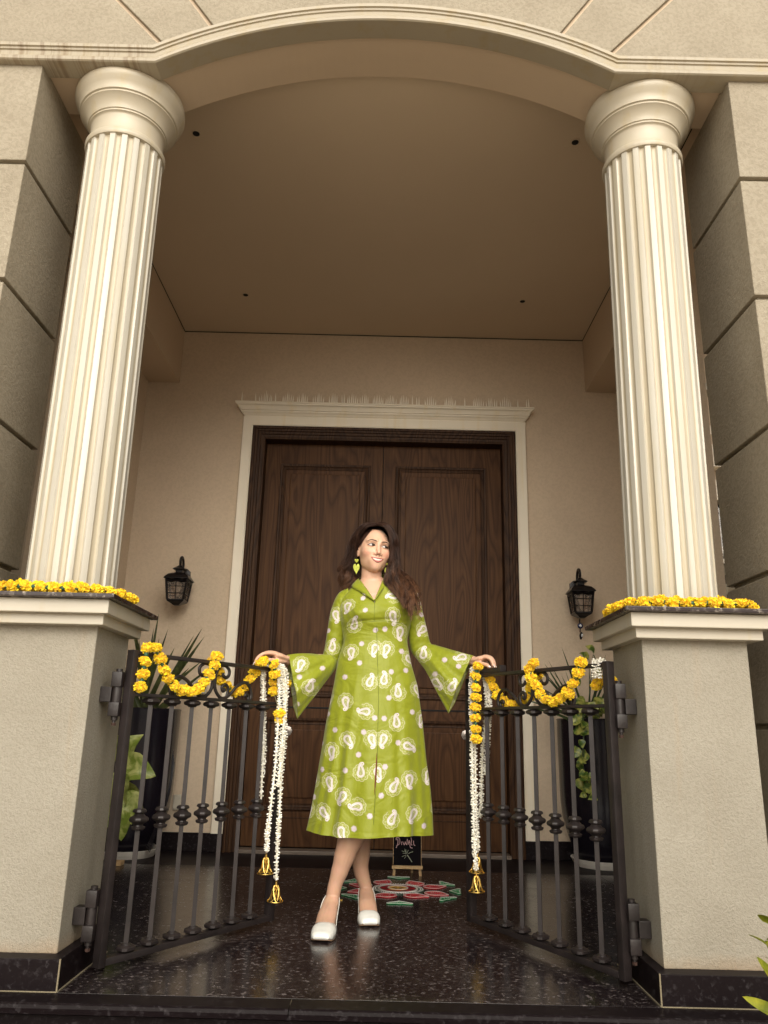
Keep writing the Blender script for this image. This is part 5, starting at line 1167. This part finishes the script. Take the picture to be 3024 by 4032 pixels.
me = bpy.data.meshes.new('dress'); me.from_pydata(DV.reshape(-1, 3).tolist(), [], faces); me.update()
ul = me.uv_layers.new(name='UVMap'); li = np.empty(len(me.loops), int); me.loops.foreach_get('vertex_index', li); ul.data.foreach_set('uv', DUV.reshape(-1, 2)[li].ravel())
dress = kid(person, 'dress', me, M_d1, smooth=True)
# centre seam, its shade coloured into a dark tube, and the slit below it
M_seam = simple('olive seam shade', (.15,.185,.010), .7, 0, .05); M_slit = simple('rust lining', (.16,.03,.015), .8)  # darker olive puts the shade of the seams into the colour
def dfr(x, z, off):
    i = int(np.argmin(np.abs(zz_-z))); row = DV[i]; f = np.where(row[:, 1] < .90)[0]; j = f[np.argmin(np.abs(row[f, 0]-x))]; return Vector((x, row[j, 1]-off, z + np.interp(z, SEC[:, 0], SEC[:, 6])*(x-np.interp(z, SEC[:, 0], SEC[:, 1]))))
sx_ = lambda z: float(np.interp(z, [.345,.617,.89,1.197,1.30], [.024,.034,.033,.016,.006]))
kid(dress, 'front_seam', MB().tube([dfr(sx_(z), z, .0004) for z in np.linspace(.348, 1.19, 60)], .0012, 5), M_seam, smooth=True)
kid(dress, 'bodice_seam', MB().tube([dfr(.006, z, .0002) for z in np.linspace(1.205, 1.285, 12)], .0010, 5), M_seam, smooth=True)
kid(dress, 'slit', MB().tube([dfr(sx_(z)-.003, z, .001) for z in np.linspace(.66, .50, 16)], [.0004+.0028*math.sin(PI*i/15) for i in range(16)], 6), M_slit, smooth=True)
kid(dress, 'waist_seam', MB().tube([dfr(float(x), 1.196+.010*math.cos((x-.015)*16)-.003, .0002) for x in np.linspace(-.125, .150, 50)], .0010, 5), M_seam, smooth=True)
# collar
def dress_front(x, z, off=.004):
    i = int(np.argmin(np.abs(zz_-(z - .15*(x)*.9)))); row = DV[i]; f = np.where(row[:, 1] < .90)[0]; j = f[np.argmin(np.abs(row[f, 0]-x))]; return row[j, 1]-off
for sg, A, B in ((-1, [(.004,1.291),(-.030,1.345),(-.067,1.400)], [(.003,1.289),(-.050,1.325),(-.098,1.362)]), (1, [(.005,1.291),(.024,1.350),(.043,1.414)], [(.006,1.289),(.034,1.335),(.074,1.392)])):
    a_ = catmull([(x, dress_front(x, z, .005), z) for x, z in A] + [(sg*.056-.012, .905, 1.425 + .01*sg), (sg*.035-.012, .945, 1.435)], 6)
    b_ = catmull([(x, dress_front(x, z, .0065), z) for x, z in B] + [(sg*.082-.010, .915, 1.395 + .01*sg), (sg*.045-.012, .965, 1.40)], 6)
    vs = []; K = 5
    for p, q in zip(a_, b_):
        for k in range(K): t = k/(K-1); vs.append(p.lerp(q, t) + Vector((0, -.006*math.sin(PI*t), .002*math.sin(PI*t))))
    m = MB().add(vs, [(i*K+k, i*K+k+1, (i+1)*K+k+1, (i+1)*K+k) for i in range(len(a_)-1) for k in range(K-1)]); mm = m.mesh('collar')
    ul = mm.uv_layers.new(name='UVMap'); cs = np.array([v.co[:] for v in mm.vertices]); li = np.empty(len(mm.loops), int); mm.loops.foreach_get('vertex_index', li); ul.data.foreach_set('uv', np.stack([(cs[li, 0]+.42)/.84, (cs[li, 2]-.30)/1.16], 1).ravel())
    c = kid(dress, 'collar', mm, M_d1, smooth=True); so_ = c.modifiers.new('thick', 'SOLIDIFY'); so_.thickness = .002; so_.offset = 0
kid(dress, 'zip_pull', MB().lathe([(0,-.004),(.002,-.003),(.002,.003),(0,.004)], (.005, dress_front(.005, 1.288, .004), 1.286), 8, cap=False), M_chrome)
# ---- sleeves: rings given by top point, bottom point, depth
def sleeve(rings, n=64, nm='sleeve', ruffle=.0, lean=.0):
    K = len(rings); T = np.array([r[0] for r in rings], float); B = np.array([r[1] for r in rings], float); Dp = np.array([r[2] for r in rings], float)
    ts = np.linspace(0, K-1, 70); out = []
    def cm(P, t):
        i = min(int(t), K-2); f = t-i; a = P[max(i-1, 0)]; b_ = P[i]; c = P[i+1]; d = P[min(i+2, K-1)]
        return .5*((2*b_)+(c-a)*f+(2*a-5*b_+4*c-d)*f*f+(3*b_-a-3*c+d)*f**3)
    vs = []
    for t in ts:
        tp, bt, dp = cm(T, t), cm(B, t), cm(Dp[:, None], t)[0]; ce = (tp+bt)/2; ax = (tp-bt)/2
        nx_ = cm(T+B, min(t+.3, K-1)) - cm(T+B, max(t-.3, 0)); nx_ = nx_/np.linalg.norm(nx_); sdv = np.cross(nx_, ax); sdv = sdv/np.linalg.norm(sdv); sdv = sdv*(1 if sdv[1] > 0 else -1); gb = np.clip((t/(K-1)-.45)*2.2, 0, 1); sdv = sdv*(1-gb)+np.array([lean, 1, 0])*gb; sdv = sdv/np.linalg.norm(sdv)
        for k in range(n):
            a = 2*PI*k/n; g = max(0, (t/(K-1)-.5))*2
            rr_ = 1+ruffle*g*(.5*math.sin(3*a+1.2)+.45*math.sin(6*a+.4)+.35*math.sin(11*a+2)) + .030*math.sin(t*11+2*a)*(1-g)+.02*math.sin(t*17+3*a+1)
            vs.append(ce + ax*math.cos(a)*(1 if math.cos(a) > 0 else 1) + sdv*dp*math.sin(a)*rr_)
    vs = np.array(vs); m = MB().add(vs.tolist(), [(i*n+k, i*n+(k+1)%n, (i+1)*n+(k+1)%n, (i+1)*n+k) for i in range(len(ts)-1) for k in range(n)])
    mm = m.mesh(nm, False)
    # make the faces look outwards
    p0 = mm.polygons[n//4]; ctr = Vector(vs[:n].mean(0))
    if (Vector(p0.center)-ctr).dot(p0.normal) < 0: mm.flip_normals()
    ul = mm.uv_layers.new(name='UVMap'); li = np.empty(len(mm.loops), int); mm.loops.foreach_get('vertex_index', li); ul.data.foreach_set('uv', np.stack([(vs[li, 0]+.45)/.92, (vs[li, 2]-.74)/.72], 1).ravel())
    o = kid(dress, nm, mm, M_d2, smooth=True)
    kid(o, 'hem', MB().tube([Vector(vs[-n+k]) for k in list(range(n))+[0]], .0013, 5, cap=False), M_hem, smooth=True)
M_hem = simple('lime hem stitching', (.25,.27,.015), .6, 0, .05)
# left: shoulder cap to elbow, then bell   (top/outer point, bottom/inner point, depth)
sleeve([((-.118,.905,1.368),(-.105,.905,1.262),.052), ((-.162,.905,1.338),(-.118,.905,1.235),.052), ((-.192,.908,1.262),(-.122,.91,1.20),.046), ((-.205,.915,1.17),(-.124,.918,1.155),.042), ((-.214,.925,1.10),(-.132,.928,1.095),.041), ((-.226,.925,1.055),(-.148,.938,1.035),.042), ((-.238,.890,1.062),(-.172,.905,.988),.044), ((-.262,.862,1.064),(-.205,.880,.940),.054), ((-.295,.836,1.062),(-.238,.850,.888),.066), ((-.330,.813,1.058),(-.272,.822,.837),.064), ((-.362,.795,1.050),(-.305,.797,.788),.062)], ruffle=.30, lean=-.25)
sleeve([((.108,.905,1.405),(.100,.905,1.292),.052), ((.160,.905,1.408),(.128,.905,1.285),.052), ((.200,.908,1.350),(.138,.91,1.25),.047), ((.222,.912,1.27),(.146,.915,1.22),.043), ((.243,.918,1.19),(.158,.922,1.165),.042), ((.260,.925,1.130),(.172,.935,1.095),.043), ((.285,.905,1.118),(.205,.925,1.05),.045), ((.318,.885,1.107),(.238,.900,1.005),.056), ((.358,.860,1.093),(.268,.872,.945),.068), ((.398,.833,1.080),(.298,.845,.885),.064), ((.436,.808,1.068),(.330,.817,.825),.062)], ruffle=.30, lean=.2)

# ---- shoes
M_shoe = simple('white patent leather', (.72,.72,.68), .12, 0, .04, 8, coat=.6); M_sole = simple('tan sole', (.30,.19,.12), .6)
def shoe(toe, heel, w_):
    toe = Vector(toe); heel = Vector(heel); f = (toe-heel); L = f.length; f = f.normalized(); s = Vector((-f.y, f.x, 0))
    sh = bpy.data.objects.new('shoe', None)
    def Q(t, u, z): return heel + f*(t*L) + s*u + Vector((0, 0, z))
    sole_z = lambda t: .052*(1-min(1, max(0, (t-.05)/.60)))**1.6 + .002 + .006*max(0, (t-.93)/.07)
    half = lambda t: w_*np.interp(t, [0,.12,.3,.5,.68,.8,.9,.96,1.0], [.50,.66,.60,.78,1.0,1.02,.93,.80,.60])
    m = MB(); ts = np.linspace(0, 1, 26); vs = []
    for t in ts:
        for z in (0, .006):
            for k in (-1, 1): vs.append(Q(t, k*half(t), sole_z(t)+z))
    n = len(ts); fs = []
    for i in range(n-1): a = i*4; fs += [(a, a+1, a+5, a+4), (a+2, a+6, a+7, a+3), (a, a+4, a+6, a+2), (a+1, a+3, a+7, a+5)]
    fs += [(0,2,3,1), ((n-1)*4, (n-1)*4+1, (n-1)*4+3, (n-1)*4+2)]
    up_ = MB(); K = 16; rows = []
    for t in np.linspace(.60, 1.0, 22):
        h = np.interp(t, [.60,.68,.76,.86,.94,.98,1.0], [.018,.043,.043,.036,.027,.019,.007]); row = []
        for k in range(K+1):
            a = PI*k/K; u = -math.cos(a); e = math.copysign(abs(u)**.75, u); row.append(Q(t, e*half(t)*1.02, sole_z(t)+.005+h*math.sin(a)**.55))
        rows.append(row)
    # throat edge curves forward in the middle
    for k in range(K+1):
        c = math.sin(PI*k/K); rows[0][k] = Q(.60+.085*c**1.5, -math.copysign(abs(math.cos(PI*k/K))**.75, math.cos(PI*k/K))*half(.66)*1.02, sole_z(.62)+.005+.042*c**.55)
        rows[1][k] = rows[0][k].lerp(rows[4][k], .25); rows[2][k] = rows[0][k].lerp(rows[4][k], .5); rows[3][k] = rows[0][k].lerp(rows[4][k], .75)
    rows.append([Q(1.004, -math.copysign(abs(math.cos(PI*k/K))**.75, math.cos(PI*k/K))*half(1.0)*1.0, sole_z(1)+.003) for k in range(K+1)])
    up_.add([p for r in rows for p in r], [(i*(K+1)+k, i*(K+1)+k+1, (i+1)*(K+1)+k+1, (i+1)*(K+1)+k) for i in range(22) for k in range(K)])
    root = kid(person, 'shoe', up_, M_shoe, smooth=True, fix=True); q = root.modifiers.new('thick', 'SOLIDIFY'); q.thickness = .002; q.offset = 1
    m.add(vs, fs); kid(root, 'sole', m, M_sole, angle=40)
    kid(root, 'throat_edge', MB().tube(rows[0], .0016, 6), M_shoe, smooth=True)
    st = catmull([Q(.64, -half(.64)*.98, sole_z(.64)+.012), Q(.45, -.036, .050), Q(.2, -.034, .088), Q(.02, -.024, .108), Q(-.035, 0, .112), Q(.02, .024, .108), Q(.2, .034, .088), Q(.45, .036, .050), Q(.64, half(.64)*.98, sole_z(.64)+.012)], 6)
    kid(root, 'strap', MB().tube(st, .0035, 6, flat=(.5, 1.2)), M_shoe, smooth=True)
    kid(root, 'heel_block', MB().tube([Q(.07, 0, .0005), Q(.08, 0, .054)], [.017,.024], 10), M_shoe, angle=50)
shoe((-.155,.568,0), (-.131,.835,0), .043); shoe((.021,.812,0), (-.003,1.010,0), .0425)
# ---- earrings
def earring(c, parent, yw=.0):
    m1 = MB(); m2 = MB()
    def heart_poly(w_, h, n=22):
        out = []
        for i in range(n):
            a = 2*PI*i/n; x = math.sin(a)**3; z = (13*math.cos(a)-5*math.cos(2*a)-2*math.cos(3*a)-math.cos(4*a))/16; out.append((x*w_, (z-.3)*h))
        return out
    c = Vector(c)
    for w_, h, dz, nm in ((.0095,.0105,0,'earring'), (.0145,.0275,-.030,'earring')):
        poly = heart_poly(w_, h); m = MB(); n = len(poly)
        vs = [c+Vector((x, -.0020, z+dz)) for x, z in poly]+[c+Vector((x, .0020, z+dz)) for x, z in poly]+[c+Vector((0,-.0055,dz)), c+Vector((0,.004,dz))]
        m.add(vs, [(i, (i+1)%n, 2*n) for i in range(n)]+[((i+1)%n+n, i+n, 2*n+1) for i in range(n)]+[(i, i+n, (i+1)%n+n, (i+1)%n) for i in range(n)])
        if nm == 'earring' and dz == 0: root = kid(parent, 'earring', m, M_ear)
        else: kid(root, 'pendant', m, M_ear)
M_ear = simple('lime beaded earring', (.42,.46,.06), .45, .2, .3, 240, .6, 400)
earring((-.0815,.855,1.487), person); earring((.060,.862,1.475), person)

# ---- hair
def hair_mat():
    m, nt, b = newmat('dark brown hair'); v = coords(nt); tc = N(nt, 'ShaderNodeSeparateXYZ'); nt.links.new(v, tc.inputs[0])
    n = tex(nt, coords(nt, (1,1,.15)), 55, 3)
    g = ramp(nt, tc.outputs[2], [(0.0, (0,0,0)), (1.0, (1,1,1))]); g.inputs[0]
    k = math_(nt, 'MULTIPLY', math_(nt, 'SUBTRACT', 1.50, tc.outputs[2]), 3.2, True)
    c1 = ramp(nt, n.outputs[0], [(.35, (.016,.007,.005)), (.7, (.055,.026,.017))]).outputs[0]
    c2 = ramp(nt, n.outputs[0], [(.35, (.045,.020,.011)), (.66, (.27,.125,.060))]).outputs[0]
    c = mixc(nt, k, c1, c2); nt.links.new(c, b.inputs['Base Color']); b.inputs['Roughness'].default_value = .42; b.inputs['Specular IOR Level'].default_value = .3; return m
M_hair = hair_mat()
Gd = {  # inner and outer guide lines on each side, world coordinates
 1: ([(.006,.832,1.648),(.042,.806,1.634),(.066,.806,1.596),(.073,.812,1.545),(.071,.822,1.490),(.064,.835,1.435),(.062,.822,1.388),(.090,.792,1.342),(.118,.770,1.293),(.136,.758,1.246),(.150,.755,1.190)],
     [(.010,.900,1.662),(.050,.905,1.655),(.088,.905,1.618),(.106,.902,1.568),(.112,.898,1.520),(.112,.890,1.478),(.132,.880,1.442),(.160,.865,1.405),(.196,.820,1.340),(.215,.790,1.270),(.232,.785,1.195)]),
 -1: ([(.004,.832,1.648),(-.040,.812,1.634),(-.068,.824,1.604),(-.083,.848,1.560),(-.087,.878,1.520),(-.088,.895,1.470),(-.082,.905,1.425),(-.080,.910,1.39),(-.092,.912,1.36),(-.105,.915,1.34)],
      [(.002,.900,1.662),(-.052,.905,1.652),(-.096,.905,1.608),(-.117,.905,1.555),(-.122,.905,1.505),(-.140,.905,1.475),(-.163,.903,1.447),(-.150,.905,1.415),(-.148,.912,1.380),(-.158,.918,1.335)])}
hr = MB(); rh = random.Random(11)
for sg in (-1, 1):
    gi, go = [catmull(g, 7) for g in Gd[sg]]; n = len(gi); cnt = 760 if sg > 0 else 560
    for q in range(cnt):
        clump = int(q/(20 if sg > 0 else 18)); rc = random.Random(clump*13+sg); b0 = rc.random(); bb0 = rh.gauss(0, .055); bb = 0; depth = rh.random()
        ph1 = rc.uniform(0, 6.28)*.6 + b0*2.0; amp = rc.uniform(.012, .021); fq = rc.uniform(12.5, 16.5); endt = rc.uniform(.84, 1.0)*rh.uniform(.93, 1.0); jit = Vector((rh.gauss(0,.0018), rh.gauss(0,.0022), rh.gauss(0,.0012)))*(1.9 if q % 13 == 0 else 1)
        pts = []; ne = max(6, int(n*endt)); r0_h = rh.uniform(.0008, .0015)
        for i in range(0, ne, 2):
            t = i/(n-1); bb = min(1, max(0, b0+bb0*(1.25-.95*t))); p = gi[i].lerp(go[i], bb)
            thick = .012*math.sin(PI*min(1, t*1.4))*(1 if t < .7 else 1)
            p = p + Vector((0, -.034*math.sin(PI*bb)*(1 if t < .3 else .6) * min(1, t*6+.25), 0)) + Vector((0, thick*depth*1.6, 0))
            if t < .35: p = p + Vector((sg*.003, -.002, .006*math.sin(PI*bb)))*(1-depth)
            g_ = max(0, (t-.33)/.67); wv = math.sin(t*fq+ph1)*amp*min(1, g_*2.2)
            spread = 1+.35*g_
            p = p + Vector((wv+jit.x*spread*2, jit.y*spread*2+math.cos(t*fq+ph1)*amp*.8*min(1, g_*2), jit.z)); pts.append(p)
        m_ = len(pts); hr.tube(pts, [r0_h*(1.15-.75*(k/(m_-1))**3) for k in range(m_)], 4, cap=False)
# strands over the back of the head and down behind the neck
for q in range(420):
    a = rh.uniform(-1.9, 1.9); pts = []; rr0 = rh.uniform(.97, 1.03); ph1 = a*2; r0_h = rh.uniform(.0009,.0016)
    for i in range(20):
        t = i/19
        if t < .45: e = PI/2*(1-t/.45); x = math.sin(a)*.093*math.cos(e)*rr0; y = .020+math.cos(a)*.090*math.cos(e)*rr0; z = .020+.102*math.sin(e)*rr0
        else: u = (t-.45)/.55; x = math.sin(a)*(.093+.012*u)*rr0; y = .020+math.cos(a)*(.090-.012*u)*rr0; z = .020-.215*u
        pts.append(Vector((-.003+x+.004*math.sin(u*9+ph1 if t > .45 else 0), .885+y, 1.540+z)))
    hr.tube(pts, r0_h, 4, cap=False)
me = hr.mesh('hair', False); hair = kid(person, 'hair', me, M_hair, smooth=True, fix=False)
# scalp volume beneath the strands
n1, n2 = 180, 120; vs = []; fs = []
for i in range(n2+1):
    e = PI/2 - (PI/2+.55)*i/n2
    for j in range(n1):
        a = 2*PI*j/n1; x = math.sin(a)*math.cos(e); y = math.cos(a)*math.cos(e); z = math.sin(e)
        vs.append((-.002+x*.089, .897+y*.084, 1.560+z*.090))
for i in range(n2):
    for j in range(n1):
        q = (i*n1+j, i*n1+(j+1)%n1, (i+1)*n1+(j+1)%n1, (i+1)*n1+j); c = sum((Vector(vs[k]) for k in q), Vector())/4; l = W2L(np.array(c[:]))
        hl = .086 - 3.2*max(0, abs(l[0]-.004)-.030)**1.2 if l[1] < -.01 else -.2
        if not (l[2] < hl and l[1] < -.01): fs.append(q)
kid(hair, 'under_hair', MB().add(vs, fs), M_hair, smooth=True)
